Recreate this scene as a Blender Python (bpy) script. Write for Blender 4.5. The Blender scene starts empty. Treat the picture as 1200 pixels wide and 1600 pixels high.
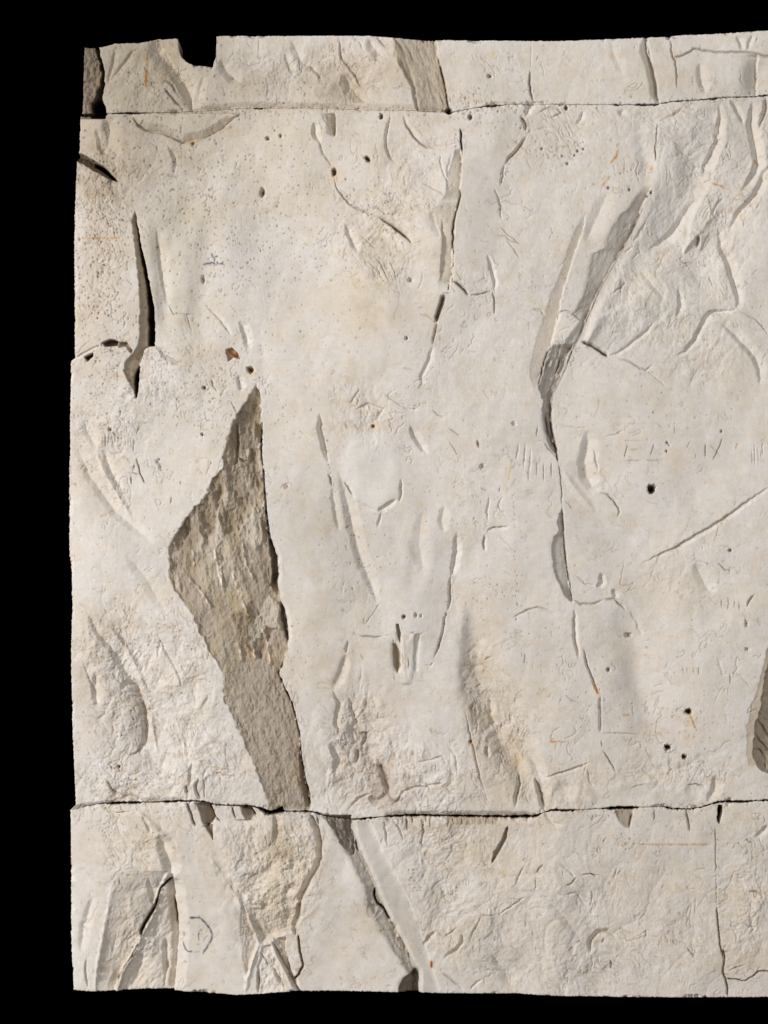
import bpy, math
import numpy as np

C = bpy.context.scene
S = 0.002                      # metres per unit of the drawing grid (the wall is about 2.2 m wide)
W, H = 1210, 1600

# ------------------------------------------------------------------ camera
cam_d = bpy.data.cameras.new('camera'); cam = bpy.data.objects.new('camera', cam_d)
C.collection.objects.link(cam)
DIST = 9.0
cam.location = (0, -DIST, 0); cam.rotation_euler = (math.radians(90), 0, 0)
cam_d.sensor_fit = 'VERTICAL'; cam_d.sensor_height = 24.0
cam_d.lens = 24.0 * DIST / (1600 * S)
cam_d.clip_start = 0.1; cam_d.clip_end = 100
C.camera = cam

# ------------------------------------------------------------------ world and lamps (key from upper left, the rest added fill; black surround)
w = bpy.data.worlds.new('World'); C.world = w; w.use_nodes = True
w.node_tree.nodes['Background'].inputs[0].default_value = (0, 0, 0, 1)
w.node_tree.nodes['Background'].inputs[1].default_value = 0.0
C.view_settings.view_transform = 'Standard'; C.view_settings.look = 'None'
C.view_settings.exposure = 0.0; C.view_settings.gamma = 1.0
C.view_settings.use_curve_mapping = False

from mathutils import Vector
def area(name, loc, size, power, col=(1, 1, 1), target=(0, 0, 0)):
    d = bpy.data.lights.new(name, 'AREA'); d.shape = 'RECTANGLE'; d.size = size[0]; d.size_y = size[1]
    d.energy = power; d.color = col
    o = bpy.data.objects.new(name, d); C.collection.objects.link(o)
    o.location = loc
    o.rotation_euler = (Vector(target) - Vector(loc)).to_track_quat('-Z', 'Y').to_euler()
    return o
K = 0.53
area('key_lamp',   (-11.0, -7.4, 3.2), (1.9, 2.8), 3650 * K, (1.0, 0.985, 0.97))
area('side_fill',  (7.8, -6.0, 1.5),  (2.5, 3.5), 470 * K, (0.93, 0.96, 1.0))
area('front_fill', (-1.5, -8.5, 4.5), (3.0, 2.0), 440 * K, (1.0, 0.97, 0.93))
area('low_fill',   (-3.5, -6.5, -5.5), (4.0, 2.0), 260 * K, (1.0, 0.98, 0.96))

# ------------------------------------------------------------------ raster tools
rng = np.random.default_rng(11)
HT = np.zeros((H, W), np.float32)                  # relief, grid units, + towards the viewer
YY, XX = np.mgrid[0:H, 0:W].astype(np.float32)
def lin(c):
    c = np.asarray(c, np.float32) / 255.0
    return np.where(c <= 0.04045, c / 12.92, ((c + 0.055) / 1.055) ** 2.4).astype(np.float32)
def vnoise(X, Y, sx, sy, seed, ang=0.0):
    r = np.random.default_rng(seed)
    G = r.random((256, 256), dtype=np.float32) * 2 - 1
    if ang:
        a = math.radians(ang); X, Y = X * math.cos(a) + Y * math.sin(a), -X * math.sin(a) + Y * math.cos(a)
    u = X / sx + 1000.37; v = Y / sy + 1000.71
    iu = np.floor(u).astype(np.int32); iv = np.floor(v).astype(np.int32)
    fu = u - iu; fv = v - iv
    fu = fu * fu * (3 - 2 * fu); fv = fv * fv * (3 - 2 * fv)
    a0 = G[iv & 255, iu & 255]; b0 = G[iv & 255, (iu + 1) & 255]
    c0 = G[(iv + 1) & 255, iu & 255]; d0 = G[(iv + 1) & 255, (iu + 1) & 255]
    return (a0 * (1 - fu) + b0 * fu) * (1 - fv) + (c0 * (1 - fu) + d0 * fu) * fv
def fbm(X, Y, sx, sy, seed, octv=4, gain=0.5, ang=0.0):
    o = np.zeros_like(X); a = 1.0
    for k in range(octv):
        o += a * vnoise(X, Y, sx / 2 ** k, sy / 2 ** k, seed + k * 17, ang + k * 7.0 * (1 if ang else 0)); a *= gain
    return o
def box(x0, y0, x1, y1):
    x0 = int(max(0, math.floor(x0))); y0 = int(max(0, math.floor(y0)))
    x1 = int(min(W, math.ceil(x1) + 1)); y1 = int(min(H, math.ceil(y1) + 1))
    return slice(y0, max(y1, y0)), slice(x0, max(x1, x0))
def roughen(pts, amp, step=5.0):
    """resample a traced line and give it a broken natural edge"""
    P = [np.array([p[0], p[1], (p[2] if len(p) > 2 else 1.0)], np.float64) for p in pts]
    out = []
    for a, b in zip(P[:-1], P[1:]):
        n = max(1, int(np.hypot(*(b - a)[:2]) / step))
        for k in range(n): out.append(a + (b - a) * k / n)
    out.append(P[-1]); out = np.array(out)
    j = rng.normal(0, amp, (len(out), 2)); j[0] = 0; j[-1] = 0
    out[:, :2] += j
    return out

# albedo, linear; ALB holds staining, grime, ink, bare rock and painted-in shade
BASE = lin((217, 211, 205))
ALB = np.zeros((H, W, 3), np.float32) + BASE
def tint(sl, m, col):
    """blend region towards a material colour (linear)"""
    ALB[sl] = ALB[sl] * (1 - m[..., None]) + np.asarray(col, np.float32) * m[..., None]
def mult(sl, m, col):
    ALB[sl] *= 1 - m[..., None] * (1 - np.asarray(col, np.float32))

def crease(pts, a, b, d, j=0.5, p=1.25, dirt_shade=0.0, dcol=(0.42, 0.35, 0.28), dw=1.1, taper=0.25, axis=None):
    """groove or fold: a = width left of (or above) the line, b = width right of (or below) it, d = depth"""
    if d > 0 and dirt_shade < .28 and a >= 3.5 and b < a * 1.6: b = a * 1.6; d *= 1.15
    P = roughen(pts, j)
    dx = abs(P[-1, 0] - P[0, 0]); dy = abs(P[-1, 1] - P[0, 1])
    ax = axis or ('v' if dy >= dx else 'h')
    if ax == 'v' and P[0, 1] > P[-1, 1]: P = P[::-1]
    if ax == 'h' and P[0, 0] > P[-1, 0]: P = P[::-1]
    sg = 1.0 if ax == 'v' else -1.0
    m = max(a, b) + (2 if max(a, b) < 24 else 16)
    if max(a, b) >= 24: j = 0.0
    L = np.concatenate([[0], np.cumsum(np.hypot(np.diff(P[:, 0]), np.diff(P[:, 1])))]); T = L[-1] + 1e-6
    wgt = P[:, 2].copy()
    if taper > 0:
        e = np.minimum(L, T - L) / T
        wgt *= np.clip(e / taper, 0, 1) ** 0.7
    sl = box(P[:, 0].min() - m, P[:, 1].min() - m, P[:, 0].max() + m, P[:, 1].max() + m)
    if sl[0].stop <= sl[0].start or sl[1].stop <= sl[1].start: return
    oy, ox = sl[0].start, sl[1].start
    D = np.full((sl[0].stop - oy, sl[1].stop - ox), 1e6, np.float32); Sg = np.zeros_like(D); Wt = np.zeros_like(D)
    for k in range(len(P) - 1):
        x0, y0 = P[k, :2]; x1, y1 = P[k + 1, :2]
        s2 = box(min(x0, x1) - m, min(y0, y1) - m, max(x0, x1) + m, max(y0, y1) + m)
        s3 = (slice(s2[0].start - oy, s2[0].stop - oy), slice(s2[1].start - ox, s2[1].stop - ox))
        X = XX[s2]; Y = YY[s2]
        if X.size == 0: continue
        vx, vy = x1 - x0, y1 - y0; l2 = vx * vx + vy * vy + 1e-9
        t = np.clip(((X - x0) * vx + (Y - y0) * vy) / l2, 0, 1)
        qx = X - x0 - t * vx; qy = Y - y0 - t * vy
        dd = np.sqrt(qx * qx + qy * qy)
        s = np.sign(vx * (Y - y0) - vy * (X - x0)) * sg
        up = dd < D[s3]
        D[s3] = np.where(up, dd, D[s3]); Sg[s3] = np.where(up, s, Sg[s3])
        Wt[s3] = np.where(up, wgt[k] * (1 - t) + wgt[k + 1] * t, Wt[s3])
    wd = np.where(Sg > 0, a, b) * (0.35 + 0.65 * Wt) + 0.01
    u = np.clip(1 - D / wd, 0, 1)
    hh_ = 1.2 * d * Wt * u ** p
    if max(a, b) >= 24:                      # broad slopes are worn smooth
        n_ = 4 + int(max(a, b) / 9); kk = np.hanning(2 * n_ + 3)[1:-1]; kk = (kk / kk.sum()).astype(np.float32)
        for _ in range(2):
            acc = np.zeros_like(hh_); pad = np.pad(hh_, ((n_, n_), (0, 0)), mode='edge')
            for i_, w_ in enumerate(kk): acc += w_ * pad[i_:i_ + hh_.shape[0]]
            pad = np.pad(acc, ((0, 0), (n_, n_)), mode='edge'); hh_ = np.zeros_like(acc)
            for i_, w_ in enumerate(kk): hh_ += w_ * pad[:, i_:i_ + acc.shape[1]]
            if _ == 0 and b < 24: break
    HT[sl] -= hh_
    if dirt_shade > 0:
        mult(sl, dirt_shade * Wt * np.exp(-(D / dw) ** 2), dcol)  # grime in the groove, plus shade painted along it

REGION = np.zeros((H, W), np.int16)      # which named part each place belongs to
PARTS = {}                               # id -> (name, label)
def part_id(name, label=None):
    k = len(PARTS) + 1; PARTS[k] = (name, label); return k

def facet(Lc, Rc, dl, dr, axis='v', p=1.0, j=0.7, col=None, mix=0.0, rough=0.0, rs=(3, 9), ang=0.0, end=6.0,
          part=None, soft=1.0, lsoft=None):
    """sunk plane between two traced edges; dl, dr = depth at the first and the second edge"""
    A = roughen(Lc, j); B = roughen(Rc, j)
    if axis == 'v': ia, ic = 1, 0
    else: ia, ic = 0, 1
    A = A[np.argsort(A[:, ia])]; B = B[np.argsort(B[:, ia])]
    lo = min(A[0, ia], B[0, ia]); hi = max(A[-1, ia], B[-1, ia])
    lc = min(A[:, ic].min(), B[:, ic].min()) - 3; hc = max(A[:, ic].max(), B[:, ic].max()) + 3
    sl = box(lc, lo, hc, hi) if axis == 'v' else box(lo, lc, hi, hc)
    X = XX[sl]; Y = YY[sl]
    q, r = (Y, X) if axis == 'v' else (X, Y)
    ea = np.interp(q, A[:, ia], A[:, ic]).astype(np.float32); eb = np.interp(q, B[:, ia], B[:, ic]).astype(np.float32)
    eb = np.maximum(eb, ea + 0.2)
    t = np.clip((r - ea) / (eb - ea), 0, 1)
    ls = soft if lsoft is None else lsoft
    cov = np.clip((r - ea) / ls + 0.5, 0, 1) * np.clip((eb - r) / soft + 0.5, 0, 1)
    cov *= np.clip((q - lo) / end + 0.1, 0, 1) * np.clip((hi - q) / end + 0.1, 0, 1)
    dep = dl + (dr - dl) * t ** p
    if rough:
        n = fbm(X, Y, rs[0], rs[1], int(lo * 7 + lc) % 9999, 4, 0.6, ang)
        dep = dep + n * rough
    HT[sl] -= dep * cov
    if col is not None: tint(sl, np.clip(cov * mix, 0, 1), col)
    if part: REGION[sl] = np.where(cov > 0.5, part, REGION[sl])

def poly(pts, col=None, mix=0.0, dz=0.0, g=(0, 0), soft=1.5, j=0.7, part=None, rough=0.0, rs=(3, 6), ang=0.0):
    P = roughen(list(pts) + [pts[0]], j, 6.0)[:, :2]
    x0, y0 = P.min(0) - soft * 2 - 1; x1, y1 = P.max(0) + soft * 2 + 1
    sl = box(x0, y0, x1, y1); X = XX[sl]; Y = YY[sl]
    if X.size == 0: return
    ins = np.zeros(X.shape, bool); D = np.full(X.shape, 1e6, np.float32)
    for k in range(len(P) - 1):
        ax_, ay = P[k]; bx, by = P[k + 1]
        c = ((ay > Y) != (by > Y))
        with np.errstate(divide='ignore', invalid='ignore'):
            xi = (bx - ax_) * (Y - ay) / (by - ay + 1e-12) + ax_
        ins ^= c & (X < xi)
        vx, vy = bx - ax_, by - ay; l2 = vx * vx + vy * vy + 1e-9
        t = np.clip(((X - ax_) * vx + (Y - ay) * vy) / l2, 0, 1)
        D = np.minimum(D, np.hypot(X - ax_ - t * vx, Y - ay - t * vy))
    m = np.clip(np.where(ins, D, -D) / soft + 0.5, 0, 1); m = m * m * (3 - 2 * m)
    cx, cy = P.mean(0)
    h = dz + g[0] * (X - cx) + g[1] * (Y - cy)
    if rough: h = h + rough * fbm(X, Y, rs[0], rs[1], int(cx * 3 + cy) % 9999, 4, 0.6, ang)
    HT[sl] += h * m
    if col is not None: tint(sl, m * mix, col)
    if part: REGION[sl] = np.where(m > 0.5, part, REGION[sl])

def blob(cx, cy, rx, ry, col=None, mix=0.0, dz=0.0, p=2.0, ang=0.0, mul=None, part=None, ns=0.0):
    R = max(rx, ry) * (2.2 if p <= 2 else 1.3) + 2
    sl = box(cx - R, cy - R, cx + R, cy + R); X = XX[sl] - cx; Y = YY[sl] - cy
    if X.size == 0: return
    if ang:
        a = math.radians(ang); X, Y = X * math.cos(a) + Y * math.sin(a), -X * math.sin(a) + Y * math.cos(a)
    r = np.sqrt((X / rx) ** 2 + (Y / ry) ** 2)
    if ns: r = r * (1 + ns * vnoise(XX[sl], YY[sl], max(2, rx * .5), max(2, ry * .5), int(cx + cy)))
    m = np.exp(-r ** p)
    HT[sl] += dz * m
    if mul is not None: mult(sl, np.clip(m * mix, 0, 1), mul)
    elif col is not None: tint(sl, np.clip(m * mix, 0, 1), col)
    if part: REGION[sl] = np.where(m > 0.3, part, REGION[sl])

def stroke(pts, wd, mul, mix, d=0.0, j=0.4, dash=0.0):
    """mark lying on the plaster: rust run, ink or pencil; mul = transmittance colour"""
    P = roughen(pts, j, 3.0)
    for k in range(len(P) - 1):
        a, b = P[k, :2], P[k + 1, :2]; n = max(1, int(np.hypot(*(b - a)) / max(0.7, wd * 0.7)))
        for q in range(n):
            if dash and rng.random() < dash: continue
            c = a + (b - a) * q / n; ww = wd * rng.uniform(0.75, 1.25)
            sl = box(c[0] - 3 * ww, c[1] - 3 * ww, c[0] + 3 * ww, c[1] + 3 * ww)
            m = np.exp(-(((XX[sl] - c[0]) ** 2 + (YY[sl] - c[1]) ** 2) / (ww * ww)))
            mult(sl, m * mix, mul); HT[sl] -= m * d

TAN = lin((176, 160, 139)); GREY = lin((176, 171, 163)); BROWN = lin((140, 124, 103)); CLAY = lin((167, 153, 137))
DARK = lin((84, 70, 55)); LIGHT = lin((214, 208, 198)); SAND = lin((196, 184, 166))
RUST = (0.86, 0.52, 0.16); ORANGE = (0.95, 0.76, 0.46); INK = (0.32, 0.35, 0.45); PENCIL = (0.45, 0.45, 0.47)

# ------------------------------------------------------------------ broad relief of the cast
HT += 9 * fbm(XX, YY, 260, 330, 5, 3, 0.45)
HT += 1.5 * fbm(XX, YY, 60, 95, 21, 3, 0.5, 12)
HT += 0.16 * fbm(XX, YY, 13, 15, 33, 4, 0.62)
wx = XX + 14 * fbm(XX, YY, 70, 70, 51, 3); wy = YY + 14 * fbm(XX, YY, 70, 70, 52, 3)
HT += 0.06 * vnoise(XX, YY, 22, 1.5, 403) + 0.05 * vnoise(XX, YY, 1.5, 14, 404)
HT += 3.2 * np.abs(fbm(wx, wy, 210, 330, 57, 2, .4, 25))
left_round = np.clip((170 - XX) / 60, 0, 1) ** 2
HT -= 5 * left_round

# crumbly areas: x, y, rx, ry, amount
RM = np.full((H, W), 0.25, np.float32)
for cx, cy, rx, ry, am in [
    (150, 290, 45, 60, 1.2), (230, 120, 70, 50, .7), (430, 110, 90, 45, .7), (560, 110, 60, 45, .8), (250, 260, 90, 70, .5),
    (600, 380, 70, 80, .9), (640, 260, 60, 60, .6), (150, 430, 40, 90, .6), (240, 600, 80, 50, .7), (170, 680, 60, 50, .8),
    (180, 1010, 70, 70, .9), (200, 1130, 60, 80, 1.0), (300, 1060, 50, 120, .9), (330, 1190, 70, 60, .9), (190, 1230, 70, 35, 1.0),
    (560, 1170, 70, 90, 1.6), (640, 1220, 90, 50, 1.1), (570, 650, 60, 60, .7), (790, 1150, 50, 90, .9), (745, 1060, 25, 90, .9),
    (1100, 350, 80, 140, .9), (1060, 200, 80, 60, .7), (980, 470, 60, 70, .8), (1060, 1210, 90, 40, 1.0), (880, 1240, 60, 30, .8),
    (210, 1330, 80, 60, .8), (430, 1370, 70, 90, 1.8), (420, 1500, 50, 50, .6), (210, 1480, 60, 70, .9), (660, 1400, 80, 110, .5),
    (760, 1440, 90, 80, .6), (900, 1400, 110, 100, .5), (900, 1520, 110, 50, .65), (1060, 1450, 90, 90, .5), (700, 1310, 90, 40, .7),
    (1170, 1400, 50, 120, .8), (1090, 560, 80, 60, .5), (860, 220, 80, 50, .5), (1040, 870, 90, 60, .4)]:
    RM += am * np.exp(-(((XX - cx) / rx) ** 2 + ((YY - cy) / ry) ** 2))
n1 = fbm(XX, YY, 8, 9, 71, 4, 0.65); n2 = 1 - np.abs(fbm(XX, YY, 17, 22, 91, 3, 0.55, 20)) * 1.3
HT += RM * (0.24 * n1 - 0.35 * np.clip(n2, 0.55, 1))
HT += (0.045 + .11 * RM) * (vnoise(XX, YY, 1.6, 1.6, 401) + vnoise(XX, YY, 2.6, 2.6, 402))
tn = fbm(wx, wy, 34, 46, 451, 5, .6, 25) * 3.0
ter = np.floor(tn) + np.clip((tn - np.floor(tn)) * 5 - 2, 0, 1)
HT += ter * np.clip(RM - .45, 0, 1.1) * .85
tn = fbm(wx, wy, 70, 110, 457, 5, .55, -20) * 2.2
ter = np.floor(tn) + np.clip((tn - np.floor(tn)) * 12 - 5, 0, 1)
HT += ter * np.clip(RM - .35, 0, .8) * 1.25
# crumpled folds left by the moulding cloth
rid = np.abs(fbm(wx, wy, 75, 120, 61, 3, .5, 20)); HT -= np.clip(RM, .2, 1.3) * 1.35 * np.exp(-rid / .13)
rid = np.abs(fbm(wx, wy, 30, 44, 65, 3, .5, -15)); HT -= np.clip(RM - .3, 0, 1.2) * .8 * np.exp(-rid / .16)
# hairline cracks, broken up, with dust in them
def veins(sc, sy, seed, thr, dep, dst, ang=0):
    v = fbm(wx, wy, sc, sy, seed, 5, .62, ang); gy, gx = np.gradient(v)
    dist = np.abs(v) / (np.hypot(gx, gy) + 1e-4)
    on = np.clip((vnoise(XX, YY, 17, 17, seed + 5) + .6 * vnoise(XX, YY, 60, 60, seed + 6) + .5 * np.clip(RM - .4, -.3, 1) - thr) * 4, 0, 1)
    m = np.exp(-(dist / .75) ** 2) * on
    return m * dep, m * dst
vm = np.zeros_like(HT)
for a_ in [(50, 80, 701, .40, 1.3, .50, 15), (34, 34, 731, .66, .9, .5, 0), (80, 36, 761, .55, 1.0, .45, 40), (18, 24, 781, 1.0, .7, .5, 0)]:
    d_, c_ = veins(*a_); HT -= d_; vm = np.maximum(vm, c_)

ALB *= 1 - vm[..., None] * (1 - np.array([.52, .45, .38], np.float32))
# broad colour of the plaster skin: dust, warm and cool patches, painted-in shade
wm = fbm(XX, YY, 120, 90, 301, 4, 0.55); cm = fbm(XX, YY, 150, 200, 317, 3, 0.5)
ALB *= (1 - 0.04 * np.clip(wm, 0, 2))[..., None] ** np.array([0.5, 1.0, 2.0], np.float32)
ALB *= (1 - 0.04 * np.clip(cm, 0, 2))[..., None] ** np.array([1.15, 1.0, 0.85], np.float32)
fm = fbm(XX, YY, 26, 14, 331, 4, 0.6)
ALB *= (1 - 0.035 * np.clip(fm, 0, 2))[..., None] ** np.array([0.6, 1.0, 1.6], np.float32)
for cx, cy, rx, ry, mx, ml in [
    (200, 90, 220, 110, .95, (.56, .53, .46)), (180, 240, 110, 100, .65, (.70, .66, .60)), (420, 200, 260, 120, .4, (.86, .82, .73)),  # opening entries paint in the dim upper left
    (150, 460, 70, 150, .55, (.86, .80, .72)), (280, 430, 50, 120, .45, (.90, .89, .83)), (980, 110, 300, 80, .3, (.93, .92, .88)),
    (580, 460, 70, 60, .5, (.97, .91, .80)), (600, 370, 60, 60, .5, (.95, .89, .79)), (755, 1060, 30, 150, .5, (.86, .80, .72)),
    (800, 1190, 40, 80, .45, (.86, .80, .70)), (1060, 1130, 80, 60, .4, (.92, .87, .81)), (1000, 1350, 220, 90, .35, (.93, .89, .82)),
    (430, 1370, 60, 90, .55, (.88, .82, .72)), (230, 1320, 60, 40, .45, (.92, .86, .74)), (330, 1380, 60, 90, .3, (.95, .90, .82)),
    (970, 1040, 40, 110, .55, (.84, .84, .84)), (1060, 470, 60, 50, .35, (.90, .94, .92)), (740, 1330, 60, 60, .4, (.93, .88, .80)),
    (560, 1170, 60, 90, .45, (.88, .85, .82)), (600, 1230, 40, 40, .5, (.82, .77, .74)), (920, 1510, 150, 50, .4, (.90, .89, .89)),
    (550, 820, 40, 130, .3, (.96, .93, .87)), (1130, 180, 60, 70, .35, (.90, .89, .86)), (560, 120, 90, 60, .4, (.88, .84, .79)),
    (150, 990, 60, 50, .3, (.93, .87, .78)), (1000, 730, 220, 100, .25, (.93, .91, .87)), (1060, 250, 130, 160, .3, (.93, .92, .90)),
    (860, 1120, 160, 120, .25, (.95, .92, .86)), (1080, 1470, 160, 110, .35, (.92, .89, .85)), (210, 1130, 45, 60, .45, (.86, .84, .81)),
    (135, 1090, 20, 40, .45, (.86, .84, .81)), (620, 1090, 100, 60, .2, (.96, .93, .88))]:
    blob(cx, cy, rx, ry, mul=ml, mix=min(.95, mx * 1.25), ns=0.35)

# warm cream and beige clouding, streaks and tiny ochre flecks all over the skin
for sc_, sy_, sd_, am_, cc_ in [(58, 44, 361, .34, (.965, .94, .89)), (20, 16, 371, .34, (.96, .93, .875)), (7, 9, 381, .22, (.94, .90, .84)), (90, 14, 391, .16, (.96, .93, .88)), (12, 80, 396, .14, (.94, .91, .87)), (34, 30, 398, .26, (.93, .93, .92))]:
    m_ = np.clip(fbm(wx, wy, sc_, sy_, sd_, 4, .62) * 1.5 + .1, 0, 1.3) * am_ * 1.25
    ALB *= 1 - np.clip(m_, 0, 1)[..., None] * (1 - np.array(cc_, np.float32))
fl = fbm(XX, YY, 3.2, 3.2, 383, 2, .6); fz = np.clip(fbm(XX, YY, 55, 60, 387, 3, .6) + .25, 0, 1)
ALB *= 1 - (np.clip(fl - .85, 0, .4) * 2.2 * fz)[..., None] * (1 - np.array([.86, .70, .50], np.float32))
ALB *= (1 + .022 * vnoise(XX, YY, 1.3, 1.3, 389))[..., None]
# clay dust caught in the crumbly zones: fine brown mottle
mot = fbm(XX, YY, 11, 12, 351, 5, .68)
ALB *= 1 - (np.clip(mot + .12, 0, 1) * np.clip(RM - .3, 0, 1.4) * .42)[..., None] * np.array([.30, .38, .48], np.float32)
for cx, cy, rx, ry, mx, ml in [(160, 285, 45, 40, .6, (.74, .68, .60)), (300, 205, 40, 14, .4, (.80, .76, .68)), (545, 140, 22, 24, .6, (.72, .66, .58)), (655, 120, 25, 50, .3, (.85, .8, .72)),
    (270, 320, 40, 80, .4, (.90, .89, .83)), (560, 1170, 30, 40, .45, (.78, .74, .70)), (595, 1235, 22, 26, .7, (.72, .66, .62)), (740, 1080, 14, 60, .3, (.82, .75, .66)), (800, 1180, 16, 50, .3, (.82, .75, .64)),
    (420, 1440, 30, 24, .6, (.76, .70, .62)), (440, 1320, 24, 40, .5, (.80, .73, .62)), (210, 1110, 16, 40, .6, (.78, .74, .69)), (215, 1150, 10, 22, .6, (.68, .62, .57)), (130, 1085, 16, 26, .5, (.84, .80, .75)),
    (175, 990, 16, 24, .5, (.78, .73, .68)), (985, 1060, 18, 90, .5, (.84, .84, .84)), (1000, 1130, 34, 30, .5, (.84, .84, .84)), (1065, 250, 30, 60, .45, (.86, .86, .84)), (930, 455, 40, 30, .35, (.86, .85, .83)), (560, 110, 60, 40, .3, (.9, .84, .76)),
    (700, 1290, 90, 10, .5, (.84, .78, .70)), (920, 1520, 100, 22, .4, (.86, .84, .83)), (640, 1370, 40, 80, .2, (.93, .92, .9)), (500, 140, 30, 30, .3, (.88, .84, .78)), (1100, 150, 60, 30, .3, (.92, .9, .86)), (200, 1440, 40, 70, .3, (.88, .84, .79))]:
    blob(cx, cy, rx, ry, mul=ml, mix=mx, ns=0.5)  # soft shade of hollows and dim zones, painted into the colour
P_ROCK = part_id('bare_rock', 'large brown wedge of bare rough rock left open in the white plaster')
P_FISS = part_id('fissure', 'long narrow fissure with brown left side and black depth')
P_CORN = part_id('dark_hollow', 'dark brown hollow in the upper left corner')
P_TOP = part_id('recess', 'brown streaked recess running down to the upper joint')
P_STRIP = part_id('recess', 'grey slanting recess tapering down along a crack')
P_EDGE = part_id('rock_patch', 'brown ribbed rock patch at the right border')
P_DIAG = part_id('recess', 'grey diagonal recess crossing the lowest course')
P_PIT = part_id('drilled_hole', 'round dark hole drilled into the plaster')
P_LEAF = part_id('recess', 'leaf shaped flat grey recess')
P_SLIT = part_id('fissure', 'short brown slit running in from the left edge')
P_FOOT = part_id('dark_hollow', 'dark brown hollow at the bottom edge')
P_SLOT = part_id('slot', None)

# ------------------------------------------------------------------ big sunk forms
# brown wedge
WL = [(399,600),(385,625),(372,645),(366,665),(357,685),(351,700),(350,715),(347,733),(338,742),(331,752),(325,768),(315,780),
      (305,790),(297,803),(290,812),(277,830),(269,845),(262,858),(263,875),(265,890),(268,910),(275,925),(287,942),(294,952),
      (302,962),(308,975),(313,990),(322,1005),(330,1020),(338,1032),(346,1045),(353,1058),(348,1080),(355,1100),(366,1128),
      (378,1150),(388,1175),(400,1200),(408,1225),(415,1245),(421,1270)]
WR = [(402,600),(406,615),(407,640),(410,680),(407,705),(411,730),(413,775),(415,800),(419,830),(425,850),(432,870),(434,895),
      (433,915),(437,930),(443,950),(447,970),(451,1000),(448,1020),(443,1035),(435,1052),(445,1075),(455,1095),(463,1125),
      (468,1150),(470,1180),(476,1215),(483,1240),(485,1262),(485,1271)]
facet(WL, WR, 1.5, 15, p=0.9, j=1.6, col=CLAY, mix=.95, rough=.8, rs=(7, 26), ang=-22, end=10, part=P_ROCK, lsoft=3)
sl = box(255, 595, 492, 1275)
mk = (REGION[sl] == P_ROCK).astype(np.float32)
Xs, Ys = XX[sl], YY[sl]
chip = fbm(Xs, Ys, 16, 48, 903, 4, 0.55, -20)
up = np.clip((1010 - Ys) / 200, 0.12, 1) * mk
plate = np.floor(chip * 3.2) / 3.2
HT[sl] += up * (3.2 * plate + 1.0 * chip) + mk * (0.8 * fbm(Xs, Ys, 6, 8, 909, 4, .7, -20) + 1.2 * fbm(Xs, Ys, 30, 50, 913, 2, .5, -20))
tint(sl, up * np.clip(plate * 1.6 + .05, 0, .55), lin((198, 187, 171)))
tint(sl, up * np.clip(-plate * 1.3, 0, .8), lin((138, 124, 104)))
tint(sl, mk * np.clip(fbm(Xs, Ys, 30, 44, 915, 3, .6) - .35, 0, .3), lin((176, 158, 126)))
for q in ([(366,655),(372,668),(373,700),(370,722),(358,742),(351,716),(354,690)], [(331,754),(345,772),(338,795),(338,830),(325,842),(308,826),(309,800),(320,778)],
          [(290,812),(293,835),(283,858),(268,866),(266,850),(278,830)], [(263,872),(276,878),(273,918),(265,900)],
          [(352,800),(366,792),(368,830),(352,836)], [(364,765),(382,780),(386,800),(376,830),(364,812)], [(392,700),(405,704),(404,725),(392,722)],
          [(395,940),(425,985),(410,1030),(372,1000),(360,960)]):
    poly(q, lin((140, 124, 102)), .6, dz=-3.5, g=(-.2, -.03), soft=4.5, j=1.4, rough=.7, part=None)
for q in ([(376,702),(388,700),(389,720),(375,716)], [(398,788),(409,800),(410,850),(397,858),(384,846),(388,812)], [(336,800),(346,812),(347,850),(338,856)],
          [(420,930),(436,945),(437,985),(415,980),(395,1010),(388,990),(408,955)], [(352,758),(358,775),(352,800),(348,782)], [(270,892),(280,905),(284,925),(277,918)]):
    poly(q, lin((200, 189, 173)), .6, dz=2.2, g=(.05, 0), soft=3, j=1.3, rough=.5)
for s_ in ([(335,860),(340,890),(350,925)],[(362,895),(375,930),(388,965)],[(345,885),(346,915)],[(379,850),(383,880),(396,905)],[(300,860),(302,885)],
           [(372,1005),(378,1035)],[(392,1005),(400,1030)],[(410,985),(418,1010),(422,1040)],[(295,905),(312,922),(330,950)]):
    stroke(s_, 2.0, (1.0, 1.0, 1.0), 0, d=-1.6, j=1.0); stroke(s_, 1.3, (1.28, 1.3, 1.33), .9, j=.8)
crease([(371,650),(373,690),(371,722),(364,742)], 5, 1, 5, dirt_shade=.5)
crease([(372,716),(382,720),(389,719)], 1, 4, 4, dirt_shade=.5)
# its deep right side
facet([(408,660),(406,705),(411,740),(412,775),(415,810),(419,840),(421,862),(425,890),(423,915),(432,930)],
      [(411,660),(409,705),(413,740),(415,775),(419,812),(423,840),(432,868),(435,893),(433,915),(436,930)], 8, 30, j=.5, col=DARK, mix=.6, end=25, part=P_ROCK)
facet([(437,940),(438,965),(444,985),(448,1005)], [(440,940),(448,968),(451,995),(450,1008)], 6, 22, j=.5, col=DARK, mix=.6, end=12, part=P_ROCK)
crease([(445,1030),(435,1053),(445,1075),(456,1098),(464,1127),(469,1150),(471,1180),(477,1215),(484,1240),(486,1268)], 2.5, .8, 14, j=.3, dirt_shade=.8, taper=.1)
facet([(466,1170),(468,1210),(474,1245),(478,1268)], [(470,1170),(477,1215),(484,1240),(486,1270)], 2, 16, j=.5, col=BROWN, mix=.5, end=20, part=P_ROCK)

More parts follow.
